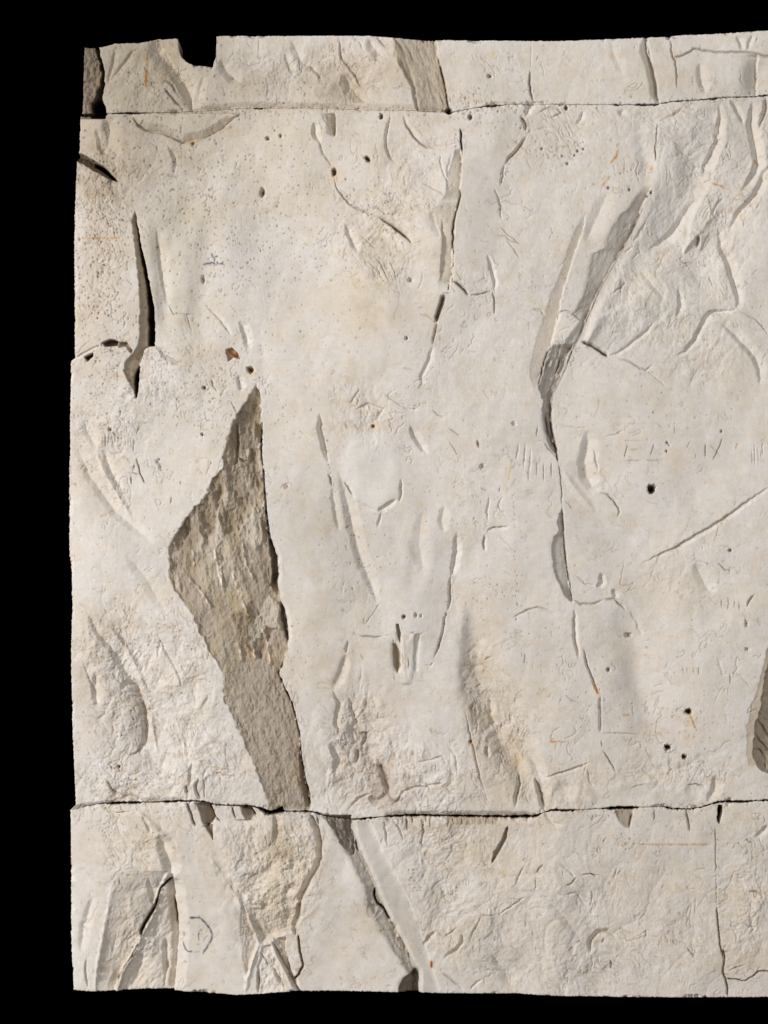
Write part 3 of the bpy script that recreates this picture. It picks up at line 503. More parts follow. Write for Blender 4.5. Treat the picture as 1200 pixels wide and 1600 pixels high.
# ------------------------------------------------------------------ folds, ridges and cracks
def many(rows):
    for r in rows: crease(*r[:4], **(r[4] if len(r) > 4 else {}))
many([
 ([(1018,292),(1060,330),(1090,400),(1100,470)], 70, 30, 5, dict(p=1.2, j=1)), ([(1110,200),(1085,290),(1030,370),(960,440)], 50, 60, 7, dict(p=1.2, j=1, axis='v')),
 ([(530,720),(545,800),(565,880),(590,945),(600,1000)], 46, 30, 5, dict(p=1.2, j=1)), ([(700,820),(712,900),(700,980),(680,1040)], 60, 30, 5, dict(p=1.2)), ([(130,720),(180,790),(240,860),(300,960)], 50, 36, 6, dict(p=1.2, j=1, axis='v')),
 ([(150,960),(200,1050),(235,1130),(245,1230)], 40, 22, 6, dict(p=1.2, j=1)), ([(240,340),(250,430),(258,520)], 12, 40, 5, dict(p=1.2)), ([(900,700),(915,780),(960,840),(1000,880)], 60, 40, 5, dict(p=1.2, axis='v')),
 ([(1083,880),(1100,930),(1130,980)], 50, 40, 4, dict(p=1.2, axis='v')), ([(760,1420),(800,1470),(830,1550)], 70, 60, 6, dict(p=1.2)), ([(900,1380),(920,1440),(960,1540)], 50, 50, 6, dict(p=1.2)), ([(1060,1300),(1080,1400),(1070,1520)], 60, 40, 4, dict(p=1.2)),
 ([(640,1300),(690,1380),(700,1450)], 40, 40, 4, dict(p=1.2)), ([(500,250),(560,330),(640,420),(655,520)], 60, 50, 5, dict(p=1.2, axis='v')), ([(600,190),(640,250),(690,300)], 40, 40, 4, dict(p=1.2, axis='v')), ([(790,250),(780,340),(775,450)], 60, 30, 4, dict(p=1.2)),
 ([(545,1080),(560,1150),(600,1230)], 50, 40, 7, dict(p=1.2, axis='v')), ([(395,230),(420,330),(400,430)], 60, 60, 3, dict(p=1.2)), ([(480,70),(520,120),(560,165)], 40, 30, 5, dict(p=1.2, axis='v')), ([(1150,300),(1120,380),(1080,450)], 40, 40, 5, dict(p=1.2, axis='v')),
 # upper course
 ([(233,62),(246,80),(262,98),(275,112),(287,130),(296,150),(299,174)], 16, 1.5, 7, dict(taper=.12)),
 ([(255,123),(268,130),(275,145)], 4, 1.5, 4, dict(dirt_shade=.5)), ([(255,135),(265,146),(275,158),(286,168)], 4, 1.5, 5, dict(dirt_shade=.6)),
 ([(211,74),(196,95),(180,115),(172,128)], 5, 5, 2.5), ([(345,90),(352,108),(364,120),(376,128)], 12, 3, 5, dict(axis='v')),
 ([(206,182),(215,195),(228,203),(250,206),(268,213),(285,222),(300,219),(321,215),(343,202),(368,182)], 14, 2, 8.5, dict(taper=.12, axis='h', dirt_shade=.30, dw=4, dcol=(.66, .58, .48))),  # brown band paints the shade along the flap edge
 ([(283,193),(283,212)], 1, 1, 2, dict(dirt_shade=.5)), ([(165,180),(171,200),(169,222),(160,245)], 14, 3, 6), ([(150,200),(156,220),(158,240)], 7, 3, 3),
 ([(262,225),(272,240),(275,256),(272,272)], 7, 3, 3.5, dict(dirt_shade=.3, dw=3)), ([(258,272),(275,276),(285,273)], 3, 2, 2, dict(dirt_shade=.3)),
 ([(531,58),(532,75),(534,90),(548,105),(558,122),(567,140)], 4, 1.5, 4.5, dict(dirt_shade=.4)),
 ([(575,60),(583,72),(595,85),(606,90)], 8, 1.5, 4), ([(590,57),(598,68),(606,74)], 3, 1.5, 3, dict(dirt_shade=.4)), ([(553,58),(562,64),(568,78)], 3, 1.5, 2),
 ([(537,112),(545,130),(560,148),(574,162)], 15, 5, 5, dict(dirt_shade=.3, dw=9, dcol=(.7, .66, .62), axis='v')),
 ([(484,100),(495,112),(503,122)], 5, 1.5, 3, dict(dirt_shade=.3)), ([(590,85),(586,105)], 2, 1, 1.2),
 ([(829,108),(829,128),(831,148),(835,160)], 3.5, 1, 8, dict(dirt_shade=.7)), ([(842,83),(838,96)], 1.2, 1, 2, dict(dirt_shade=.5)), ([(831,63),(830,108)], 1, 1.5, 1.2),
 ([(1010,60),(1012,80),(1020,100),(1026,128),(1029,158)], 13, 1, 7.5, dict(dirt_shade=.5, taper=.12)),
 ([(1049,57),(1050,72),(1052,88),(1056,94),(1058,112),(1058,140)], 3, 1.2, 4, dict(dirt_shade=.5)),
 ([(1052,90),(1068,87),(1080,80),(1084,75),(1100,79),(1125,82),(1160,82),(1182,84),(1197,89),(1209,89)], 3, 1.2, 5, dict(dirt_shade=.65, taper=.05)),
 ([(1150,55),(1157,68),(1160,80)], 5, 2, 3), ([(1176,54),(1170,68),(1168,80)], 4, 2, 3), ([(1185,56),(1180,70)], 2, 2, 2),
 ([(1184,92),(1184,120),(1180,150)], 24, 3, 6), ([(1093,98),(1096,125),(1104,146)], 9, 2, 3.5), ([(955,60),(960,85),(975,115)], 8, 8, 1.5),
 ([(180,72),(176,100),(168,130)], 5, 4, 2), ([(318,118),(312,140),(305,165)], 6, 10, 2.5), ([(455,60),(470,95),(500,110)], 10, 4, 3),
 ([(445,80),(450,100),(460,118)], 5, 2, 2),
 # middle course, top
 ([(502,178),(512,194),(523,213)], 2, 2, 2), ([(524,178),(524,198),(523,214)], 15, 1, 7, dict(dirt_shade=.5, taper=.15)),
 ([(490,190),(492,212),(500,222)], 6, 2, 5), ([(498,215),(505,238),(515,252),(521,262)], 4, 2, 3, dict(dirt_shade=.3)),
 ([(523,275),(524,290),(532,302),(545,318),(555,324),(575,332),(592,339)], 3, 1.5, 3.5, dict(dirt_shade=.5)),
 ([(583,322),(600,332),(607,338)], 3, 1.5, 2.5, dict(dirt_shade=.3)), ([(590,338),(607,350,1.3),(620,360,1.6),(633,370,1.5),(645,383)], 7, 1.2, 6, dict(dirt_shade=.65, dw=2.2, axis='h')), 
 ([(645,381),(662,376)], 1, 2, 1.5, dict(dirt_shade=.3)),
 ([(611,178),(608,195),(604,213),(605,233),(612,247),(620,256)], 5, 1.5, 4.5, dict(dirt_shade=.35)),
 ([(630,180),(634,195),(643,210),(655,224),(667,230),(682,232),(696,231)], 8, 1.5, 5.5, dict(dirt_shade=.3, axis='h')), ([(696,229),(718,224)], 1, 1.5, 1.5),
 ([(719,200),(721,214),(722,238)], 2.5, 1.2, 22, dict(dirt_shade=.9, dcol=(.15, .12, .1), taper=.15)), ([(722,236),(721,262),(720,290)], 1.6, 1, 5, dict(dirt_shade=.5)),
 ([(720,292),(719,308),(715,326),(710,342)], 2.5, 1, 14, dict(dirt_shade=.85, dcol=(.2, .17, .14))), ([(713,330),(709,352),(708,375),(709,400)], 2.6, 1, 13, dict(dirt_shade=.85, dcol=(.2, .17, .14))),
 ([(709,395),(707,420),(707,446)], 1.2, 1, 4, dict(dirt_shade=.4)), ([(688,240),(689,258),(694,272),(700,286)], 3, 1.5, 2.5), ([(656,284),(672,293),(688,301),(700,308)], 2, 1.5, 2, dict(dirt_shade=.3)),
 ([(675,330),(680,352),(688,372)], 10, 4, 2.5), ([(706,240),(700,262),(698,300)], 3, 14, 2),
 ([(690,340),(693,380),(690,420),(688,440)], 3, 14, 3.5, dict(dirt_shade=.25, dw=10, dcol=(.8, .73, .62))),
 ([(835,160),(826,168),(821,182)], 5, 1.5, 5), ([(813,180),(822,190),(823,205)], 6, 2, 7, dict(dirt_shade=.6, dw=2.5)),
 ([(824,212),(816,226),(806,238),(796,248),(789,258)], 5, 1.2, 7, dict(dirt_shade=.65, dw=1.8)), ([(789,256),(787,270),(783,291)], 4, 1.5, 4.5, dict(dirt_shade=.3)),
 ([(772,293),(778,306),(783,322),(783,336),(786,345)], 3.5, 1.2, 3, dict(dirt_shade=.3)), ([(818,345),(830,338),(840,332)], 1, 1, 1),
 ([(838,180),(848,172),(860,166),(872,167),(877,176),(864,181),(850,179)], 3, 2, 3, dict(dirt_shade=.3)), ([(836,203),(850,200),(862,201)], 2, 2, 2),
 ([(912,172),(908,186),(900,194)], 4, 1.5, 3.5), ([(1003,180),(1014,188),(1026,196)], 2, 1.5, 2), ([(1028,190),(1046,183),(1060,175),(1070,166)], 3, 1.5, 3, dict(dirt_shade=.2)),
 ([(1028,190),(1027,210),(1025,228)], 2, 1, 4, dict(dirt_shade=.3)), ([(1025,222),(1025,252)], 1.2, 1, 6, dict(dirt_shade=.8)), ([(975,168),(970,182)], 8, 4, 3.5),
 ([(1124,160),(1126,182),(1124,202),(1121,222),(1113,242),(1104,258),(1099,278)], 7, 2, 5), ([(1140,155),(1150,168),(1156,182),(1162,194)], 5, 2, 4),
 ([(1177,158),(1175,178),(1174,196),(1178,216),(1182,236),(1184,254),(1180,270),(1169,286),(1159,298)], 9, 2, 6.5, dict(dirt_shade=.2)),
 ([(1197,150),(1199,168),(1193,186),(1186,202)], 7, 2, 7, dict(dirt_shade=.4)), ([(1209,255),(1194,270),(1189,288),(1180,305),(1168,318),(1158,330),(1148,346),(1140,362)], 7, 2, 5),
 ([(1132,308),(1120,320),(1115,334),(1126,346)], 3, 2, 3), ([(1090,302),(1084,316),(1072,333),(1062,350),(1050,365),(1035,378),(1014,390)], 8, 2, 5, dict(dirt_shade=.15)),
 ([(1125,235),(1136,238),(1142,250)], 2, 2, 2), ([(1140,220),(1133,235)], 2, 2, 2), ([(1010,345),(1000,362),(990,380)], 3, 6, 2),
 ([(950,300),(930,345),(915,380)], 14, 6, 3), ([(1000,205),(1010,260),(1012,290)], 16, 6, 3.5), ([(1060,210),(1075,250),(1078,285)], 16, 10, 3),
 # middle course, right upper
 ([(908,535),(924,541,1.2),(937,550,1.3),(951,558,1.4)], 5, 1.2, 9, dict(dirt_shade=.6, dw=2.4, axis='h', taper=.08)), ([(950,557),(968,550),(984,538),(996,529),(1012,516),(1022,503)], 3, 5, 4.5, dict(axis='h')),
 ([(965,560),(985,567),(1000,577),(1010,579),(1021,569)], 3, 1.5, 4, dict(dirt_shade=.4)), ([(1010,579),(1030,594),(1046,606)], 2, 2, 1.5),
 ([(1056,557),(1070,550),(1082,535),(1092,520),(1099,502),(1110,488),(1120,488),(1140,486),(1152,482)], 5, 2, 5),
 ([(1126,362),(1126,378),(1132,395),(1140,410),(1143,425),(1149,442),(1154,460),(1155,474),(1150,483)], 8, 2, 5.5, dict(dirt_shade=.15)),
 ([(1155,487),(1170,493),(1184,500),(1194,514),(1203,526)], 2, 2, 2.5, dict(dirt_shade=.3)), ([(1128,505),(1146,520),(1165,540),(1180,556),(1188,576),(1188,602)], 8, 3, 4),
 ([(1093,366),(1092,376),(1090,386)], 5, 4, 7, dict(dirt_shade=.6, dw=3)), ([(955,460),(968,450),(980,440)], 2, 2, 3, dict(dirt_shade=.25)), ([(972,434),(970,458)], 2, 2, 3, dict(dirt_shade=.25)),
 ([(1066,410),(1086,410)], 1.2, 1, 2.5, dict(dirt_shade=.5)), ([(1068,412),(1070,420)], 1.2, 1, 2.5, dict(dirt_shade=.5)), ([(1060,450),(1063,478),(1056,498)], 5, 3, 3),
 ([(1110,430),(1116,450)], 3, 2, 2.5), ([(830,483),(845,486),(853,493)], 2, 3, 2.5, dict(dirt_shade=.3)), ([(1000,420),(1015,440),(1040,470)], 8, 8, 2), ([(975,395),(990,385)], 3, 2, 2),
 ([(780,353),(796,368),(814,384)], 1.2, 1, 2.2, dict(dirt_shade=.5)), ([(774,370),(789,368),(797,376),(816,382)], 1.2, 1, 2, dict(dirt_shade=.5)), ([(790,372),(802,390),(814,407)], 1.2, 1, 2, dict(dirt_shade=.4)),
 ([(762,398),(767,420),(773,440),(772,456)], 4, 1.5, 3.5, dict(dirt_shade=.15)), ([(770,455),(773,472),(773,493)], 2.5, 1, 6, dict(dirt_shade=.6)),
 ([(712,424),(718,434),(723,444)], 1.2, 1, 1.6, dict(dirt_shade=.3)), ([(708,440),(718,448),(733,463)], 5, 2, 8, dict(dirt_shade=.7, dw=3, axis='h')), ([(733,463),(750,460),(760,457),(771,455)], 1.2, 1, 5, dict(dirt_shade=.75)),
 ([(690,459),(706,459)], 1, 1, 4, dict(dirt_shade=.6)), ([(702,444),(700,457)], 1.6, 1, 6, dict(dirt_shade=.7)),
 ([(695,460),(689,480),(682,503)], 6.5, 1.2, 10, dict(dirt_shade=.65, dw=3, taper=.08)), ([(684,503),(680,520),(676,540)], 4, 1.5, 5, dict(dirt_shade=.5, dw=2)),
 ([(676,540),(670,565),(660,586),(658,606)], 5, 3, 2.5), ([(654,490),(668,494),(680,503)], 1.2, 1, 2, dict(dirt_shade=.4)), ([(696,490),(706,480),(711,473)], 1.5, 1, 1.5),
 ([(628,575),(640,577),(650,582)], 1.3, 1, 2, dict(dirt_shade=.35)), ([(562,365),(575,378),(590,392)], 1, 1, 1.6, dict(dirt_shade=.5)), ([(585,398),(596,415),(605,433),(610,448)], 1.2, 1, 2, dict(dirt_shade=.55)),
 ([(540,348),(550,374),(559,396)], 7, 3, 3.5), ([(573,408),(590,420),(600,440)], 3, 2, 2, dict(dirt_shade=.2)), ([(608,405),(616,425),(620,442)], 1.2, 1, 2, dict(dirt_shade=.4)), ([(563,605),(556,618),(547,632)], 3, 1.5, 3, dict(dirt_shade=.3)),
 # middle course, left
 ([(112,563),(128,554),(142,546),(158,538)], 2, 3, 3), ([(242,540),(252,546),(258,556),(275,566),(287,570)], 3, 6, 4.5, dict(dirt_shade=.3, dw=3, axis='h')),
 ([(318,340),(320,380),(317,420),(312,470),(308,530),(298,555)], 34, 45, 4.0, dict(j=1.5, p=1.6)), ([(262,474),(272,490),(290,492),(309,490)], 2, 1.5, 2.5, dict(dirt_shade=.3)), ([(291,488),(296,505),(300,520)], 1.2, 1, 2, dict(dirt_shade=.2)),
 ([(330,590),(334,604),(341,614)], 2, 1.2, 3, dict(dirt_shade=.4)), ([(361,625),(366,635),(371,648)], 1.2, 1, 2, dict(dirt_shade=.6)), ([(320,475),(345,500),(362,525)], 3, 6, 2.5), ([(375,500),(385,525),(388,545)], 7, 3, 3.5),
 ([(372,585),(376,602),(378,612)], 6, 2, 3, dict(dirt_shade=.2, dw=3)), ([(168,345),(200,345)], 1, 1.4, 1.5, dict(dirt_shade=.3)), ([(245,355),(252,420),(262,480)], 5, 14, 2.5),
 ([(150,705),(160,733),(175,760),(192,788),(206,812)], 7, 7, -3.5), ([(160,700),(172,735),(190,765)], 6, 5, 3), ([(244,716),(250,726),(253,738)], 5, 2, 4, dict(dirt_shade=.35, dw=2.5)),
 ([(281,749),(284,759)], 1.2, 1, 3, dict(dirt_shade=.5)), ([(268,775),(266,790)], 2, 1.5, 2.5, dict(dirt_shade=.3)), ([(130,655),(136,675),(150,700)], 8, 5, 2.5), ([(277,620),(277,650)], 1, 1, 1.5),
 ([(112,755),(122,761)], 1.5, 2, 3, dict(dirt_shade=.5)), ([(195,865),(225,900),(260,960)], 12, 8, 2), ([(120,700),(140,745),(180,800),(240,850)], 10, 14, 3),
 ([(173,672),(190,690)], 3, 2, 3, dict(dirt_shade=.4)), ([(135,955),(150,985),(175,1015),(196,1050),(212,1080),(224,1110),(228,1160)], 9, 2, 3.5), ([(165,975),(190,1005),(212,1040),(226,1085),(238,1140),(246,1180)], 7, 7, -4),
 ([(188,1080),(198,1068),(212,1070),(224,1095),(228,1135),(226,1160),(216,1178),(204,1180)], 7, 2, 5, dict(dirt_shade=.2, axis='v')), ([(150,1050),(148,1080),(152,1105)], 8, 2, 4.5), ([(130,1035),(140,1060),(150,1085)], 3, 2, 2.5, dict(dirt_shade=.3)),
 ([(246,990),(258,1018),(272,1040),(282,1062),(285,1082)], 4, 2, 3, dict(dirt_shade=.3)), ([(250,1000),(246,1030)], 3, 3, 2), ([(165,1218),(175,1234),(190,1246)], 4, 2, 5, dict(dirt_shade=.5, dw=2)),
 ([(292,1225),(292,1243)], 5, 1.5, 8, dict(dirt_shade=.6, dw=2.5)), ([(310,1215),(308,1232),(313,1252)], 5, 1.5, 7, dict(dirt_shade=.6, dw=2)), ([(318,1215),(320,1250)], 2, 1, 3, dict(dirt_shade=.4)), ([(352,1165),(354,1192)], 1, 1, 1.5, dict(dirt_shade=.3)),
 ([(200,1180),(212,1178),(222,1168)], 2, 2, 3, dict(dirt_shade=.4)), ([(262,1170),(254,1195),(250,1220)], 6, 6, 2), ([(330,1205),(350,1212),(372,1216)], 3, 3, 2.5), ([(300,1190),(296,1230)], 4, 4, 3),
 ([(168,1255),(200,1245),(230,1250)], 5, 3, 3),
 # middle course, centre
 ([(501,645),(503,668),(507,690),(512,712),(514,724)], 9, 2, 6, dict(dirt_shade=.3, dw=2)), ([(512,740),(517,748),(519,760)], 3, 1.2, 6, dict(dirt_shade=.75)), ([(519,760),(524,800),(530,830)], 6, 4, 2),
 ([(530,735),(540,775),(548,812),(558,855),(568,885),(580,912),(590,944)], 10, 3, 3.5, dict(dirt_shade=.15)), ([(538,752),(546,765),(552,776)], 1.6, 1.2, 4, dict(dirt_shade=.5)),
 ([(536,750),(548,770),(556,784),(572,792),(590,799)], 5, 4, 2.0, dict(axis='h')), ([(590,800),(604,790),(620,780)], 5, 3, 4, dict(dirt_shade=.25)),
 ([(597,799),(594,812),(590,826)], 4, 2, 3, dict(dirt_shade=.3)), ([(627,748),(628,768),(624,785)], 4, 3, 4, dict(dirt_shade=.4)), 
 ([(641,664),(648,682),(659,698),(668,710)], 6, 2.5, 4.5, dict(dirt_shade=.15)), ([(600,615),(620,628),(640,640),(655,640)], 3, 3, 3), ([(675,640),(684,648),(698,652)], 2, 1.5, 2.5, dict(dirt_shade=.4)),
 ([(700,668),(712,676),(722,682)], 1.6, 1.2, 2.5, dict(dirt_shade=.35)), ([(702,688),(710,700),(717,712)], 1.6, 1.2, 2, dict(dirt_shade=.35)), ([(555,640),(575,632),(598,640),(590,655)], 4, 3, 3),
 ([(760,830),(772,824),(796,822)], 1.5, 6, 4, dict(dirt_shade=.25)), ([(757,835),(755,848),(758,862)], 2, 6, 4.5, dict(dirt_shade=.3)), ([(765,775),(762,800),(764,815)], 3, 2, 2.5), ([(786,775),(778,790),(790,805)], 2, 2, 2),
 ([(714,832),(713,862),(709,888),(705,902)], 6, 2, 4, dict(dirt_shade=.2)), ([(705,900),(704,922),(705,942),(700,956)], 5, 1.3, 6, dict(dirt_shade=.5)), ([(698,955),(695,976),(690,1000),(684,1018),(678,1031)], 4, 1.5, 5, dict(dirt_shade=.45)), ([(662,1040),(672,1042),(679,1034)], 2, 1.5, 2),
 ([(695,790),(690,815),(694,832)], 8, 5, 2.5), ([(660,800),(655,850),(662,900)], 14, 8, 2), ([(610,1150),(620,1190)], 5, 5, 1.5), ([(682,1000),(706,1001)], 1, 1.5, 1.5),
 ([(640,840),(650,870),(640,930)], 16, 12, 2), ([(836,690),(852,688)], 1.2, 1.2, 1.6), ([(850,688),(858,700),(872,716)], 2, 1.2, 3, dict(dirt_shade=.35)), ([(841,665),(839,684)], 1.6, 1.2, 2.5, dict(dirt_shade=.4)), ([(811,692),(807,720)], 2, 2, 2), ([(830,700),(828,740)], 2, 2, 1.5), ([(822,690),(818,735)], 2, 2, 1.5),
 ([(746,686),(748,694),(750,702)], 3, 1.5, 7, dict(dirt_shade=.8, dw=1.8)), ([(748,760),(755,765),(765,767)], 1.3, 1.2, 2, dict(dirt_shade=.4)), ([(775,762),(780,768),(782,758)], 1.2, 1.2, 2, dict(dirt_shade=.4)),
 # rough band low centre
 ([(735,935),(728,985),(724,1050),(728,1110)], 2.5, 40, 2.5, dict(j=1.5)), ([(728,1112),(735,1148),(742,1178),(750,1215),(760,1240)], 3, 2, 3.5, dict(dirt_shade=.3)), ([(736,950),(742,1010),(748,1060),(760,1110),(782,1150),(806,1192),(822,1225),(836,1262)], 34, 62, 14, dict(p=1.5, j=1, taper=.3, axis='v')), ([(850,1262),(846,1220),(830,1180),(800,1150)], 10, 4, 3),
 ([(811,1208),(814,1226),(808,1244),(805,1262)], 7, 2, 7, dict(dirt_shade=.5)), ([(836,1215),(845,1232),(850,1252),(853,1270)], 9, 1.5, 9, dict(dirt_shade=.4, dw=2.5)), ([(740,1098),(737,1108),(740,1114)], 5, 2, 5, dict(dirt_shade=.35, dw=2.5)), ([(763,1165),(761,1175),(763,1185)], 4, 2, 5, dict(dirt_shade=.2)), ([(768,1068),(765,1075)], 3, 2, 4, dict(dirt_shade=.3)),
 ([(728,1024),(734,1018),(742,1016)], 3, 2, 3, dict(dirt_shade=.3)), ([(755,1035),(760,1031),(771,1026)], 2, 3, 3, dict(dirt_shade=.4)), ([(766,1085),(768,1120),(775,1140)], 6, 3, 3), ([(848,1216),(868,1210),(895,1202),(922,1192)], 1.5, 4, 4, dict(dirt_shade=.15)), ([(786,1128),(782,1142)], 3, 2, 3, dict(dirt_shade=.3)),
 ([(560,1146),(573,1147),(571,1160),(564,1168)], 7, 2, 6, dict(dirt_shade=.4, dw=3)), ([(558,1170),(561,1182),(555,1195)], 6, 3, 5, dict(dirt_shade=.3, dw=2)), ([(580,1196),(596,1200),(607,1215),(610,1235)], 6, 2, 6, dict(dirt_shade=.25, axis='h')), ([(575,1245),(590,1252),(606,1240)], 6, 2, 5, dict(dirt_shade=.25)),
 ([(520,1078),(530,1100),(524,1130),(532,1150)], 5, 4, 4), ([(545,1090),(552,1115),(560,1135)], 5, 3, 4, dict(dirt_shade=.15)), ([(515,1160),(528,1185),(522,1215)], 7, 4, 5), ([(590,1185),(600,1215),(612,1250)], 7, 3, 5),
 ([(620,1252),(630,1238),(650,1230),(672,1232)], 3, 3, 3.5), ([(680,1240),(668,1228),(690,1225),(712,1240)], 3, 4, 3), ([(652,1192),(672,1188),(690,1182),(700,1195)], 2, 3, 2.5, dict(dirt_shade=.2)), ([(680,1208),(682,1192)], 1, 1, 1.5, dict(dirt_shade=.3)),
 ([(616,1256),(622,1250),(627,1243)], 5, 2, 7, dict(dirt_shade=.6, dw=2.5)), ([(700,1165),(712,1180),(715,1210)], 3, 2, 2), ([(548,1260),(560,1248),(580,1240)], 3, 4, 4),
 # middle course, right lower
 ([(918,672),(919,695),(914,722),(917,745),(925,760),(936,770)], 13, 2, 5.0, dict(dirt_shade=.2)), ([(936,770),(950,774),(960,783),(967,795),(966,810)], 3, 2, 4.5, dict(dirt_shade=.3, axis='h')), ([(928,700),(932,718),(936,738)], 3, 2, 3), ([(873,663),(895,668),(919,670)], 1, 2, 2, dict(dirt_shade=.2)),
 ([(945,682),(963,678),(976,670)], 1, 2, 2, dict(dirt_shade=.35)), ([(880,735),(900,765),(930,800)], 10, 8, -2), ([(882,782),(890,788),(898,796)], 1.3, 1.2, 2, dict(dirt_shade=.3)),
 ([(1209,758),(1195,765),(1180,774),(1160,788),(1140,803),(1120,816),(1095,831),(1075,843),(1050,858),(1028,868),(1000,882)], 2, 7, 4.5, dict(axis='h', dirt_shade=.35, dw=2.6, dcol=(.62, .55, .48), taper=.25)),
 ([(896,938),(908,945),(925,946),(938,941),(945,938)], 4, 1.5, 5, dict(dirt_shade=.35)), ([(945,938),(962,938),(972,948),(979,955)], 5, 1.5, 5, dict(dirt_shade=.35, axis='h')), ([(939,895),(941,910),(932,918)], 5, 2, 5), ([(900,900),(915,912),(932,917)], 2, 2, 3), ([(958,920),(965,935)], 5, 3, 4),
 ([(985,955),(995,970),(1005,995)], 4, 3, 2), ([(1180,928),(1173,934),(1168,942),(1166,950)], 3, 2, 5, dict(dirt_shade=.6)), ([(1085,875),(1105,882),(1116,890)], 2, 2, 2), ([(1120,878),(1132,890),(1145,896)], 2, 1.5, 3, dict(dirt_shade=.35)), ([(1083,880),(1098,905),(1112,930)], 12, 6, 3.5), ([(1097,850),(1097,862)], 2, 2, 2),
 ([(800,967),(824,955),(840,950),(856,954),(870,963)], 3, 2, 3.5, dict(dirt_shade=.3)), ([(808,962),(806,972)], 2, 1.2, 3, dict(dirt_shade=.3)), ([(898,952),(898,985),(900,1006),(906,1030)], 4, 2, 4.5, dict(dirt_shade=.25)), ([(913,1013),(920,1040),(928,1062),(936,1086)], 4, 1.5, 6, dict(dirt_shade=.45)),
 ([(939,1088),(940,1112),(939,1146)], 5, 1.2, 4.5, dict(dirt_shade=.3, taper=.05)), ([(939,1147),(960,1146),(985,1147),(1004,1151)], 1.2, 2, 2.5, dict(dirt_shade=.4)), ([(941,1155),(941,1170)], 1, 1, 3, dict(dirt_shade=.4)), ([(942,1172),(954,1190),(964,1208)], 2, 1.3, 4, dict(dirt_shade=.4)),
 ([(965,950),(980,1005),(994,1060),(1008,1112),(1020,1150)], 44, 60, 7, dict(j=1, p=1.5)), ([(1120,1025),(1128,1052),(1139,1055)], 3, 3, 1.2), ([(1140,1050),(1140,1072)], 1.3, 1, 2, dict(dirt_shade=.3)), ([(1139,1049),(1152,1054),(1165,1065),(1172,1076)], 2, 2, 2, dict(dirt_shade=.15)),
 ([(1073,1228),(1088,1225),(1103,1230)], 2, 1.3, 3.5, dict(dirt_shade=.55)), ([(985,1232),(1000,1228),(1015,1225)], 1.5, 1.2, 3, dict(dirt_shade=.5)), ([(1118,1213),(1117,1232),(1106,1254)], 8, 4, 4.5), ([(918,1200),(922,1222),(930,1230)], 2, 2, 2), ([(917,1190),(912,1215)], 1.3, 1.3, 1.5, dict(dirt_shade=.2)), ([(1005,1205),(1020,1212),(1030,1218)], 2, 2, 2),
 ([(1045,1208),(1055,1200)], 2, 1.3, 2), ([(925,1250),(932,1262)], 1.3, 1.3, 2), ([(882,1085),(895,1095),(915,1102)], 1.5, 1.5, 2, dict(dirt_shade=.25)),
 # lowest course, left
 ([(160,1262),(182,1272),(205,1268)], 2, 3, 3), ([(212,1266),(232,1286),(254,1304),(275,1330)], 5, 8, -4), ([(222,1275),(236,1302)], 4, 2, 4, dict(dirt_shade=.2)), ([(247,1305),(258,1328),(265,1350),(269,1372)], 13, 2, 7), 
 ([(175,1380),(170,1410),(164,1440),(157,1480),(151,1512),(147,1552)], 5, 5, -1.5), 
 ([(271,1371),(260,1379),(250,1390),(246,1403),(243,1418)], 3, 1.2, 16, dict(dirt_shade=.9, dcol=(.16, .12, .09), dw=1.6, taper=.05)), ([(246,1403),(242,1420),(234,1433),(225,1447),(221,1457),(221,1467)], 4.5, 1.5, 24, dict(dirt_shade=.95, dcol=(.14, .1, .08), dw=2.4, taper=.08)),
 ([(221,1465),(214,1479),(205,1495),(195,1512),(187,1524),(180,1552)], 2.4, 1.2, 9, dict(dirt_shade=.75, dw=1.3, taper=.3)),
 ([(270,1372),(272,1402),(276,1430),(277,1462),(275,1500),(270,1548)], 12, 1.3, 7, dict(taper=.06)), ([(272,1402),(275,1425),(277,1448)], 3, 1.1, 16, dict(dirt_shade=.85, dcol=(.18, .14, .12), dw=1.5)),
 ([(230,1372),(237,1400),(238,1420)], 6, 3, 3), ([(187,1372),(187,1384)], 1, 1, 2, dict(dirt_shade=.4)), ([(134,1500),(133,1520),(138,1545)], 3, 1.2, 5, dict(dirt_shade=.4)), ([(257,1468),(258,1500),(258,1522)], 7, 2, 6, dict(dirt_shade=.2)), ([(225,1480),(220,1505),(205,1545)], 10, 5, 5), ([(245,1440),(240,1470)], 5, 8, 3), ([(262,1500),(255,1545)], 4, 4, 3), ([(195,1500),(185,1545)], 6, 6, -2.5), ([(145,1400),(130,1450),(125,1490)], 8, 5, 3),
 ([(190,1445),(198,1438),(205,1440)], 2, 2, 2), ([(283,1508),(290,1504),(298,1506)], 2, 1.2, 3, dict(dirt_shade=.3)),
 ([(328,1338),(348,1368),(368,1398),(384,1428),(398,1452),(409,1470)], 8, 7, -3.5), ([(335,1345),(352,1375),(372,1402)], 9, 3, 4, dict(dirt_shade=.15)), ([(455,1380),(448,1400),(452,1430),(445,1455)], 10, 5, 4), ([(430,1270),(433,1300),(430,1325)], 7, 5, 4, dict(dirt_shade=.25, dw=5)),
 ([(404,1474),(394,1502),(386,1530),(384,1552)], 6, 7, -3.5), ([(404,1510),(405,1535),(404,1552)], 4, 2, 6, dict(dirt_shade=.4)), ([(405,1488),(416,1500),(420,1512)], 2, 1.2, 4, dict(dirt_shade=.4)),
 ([(422,1478),(433,1498),(446,1520),(460,1550)], 5, 5, -4), ([(424,1470),(432,1485),(443,1505),(455,1528),(466,1550)], 3, 10, 11, dict(dirt_shade=.3, dw=3)), ([(427,1512),(436,1528),(448,1546)], 5, 2, 7, dict(dirt_shade=.3)),
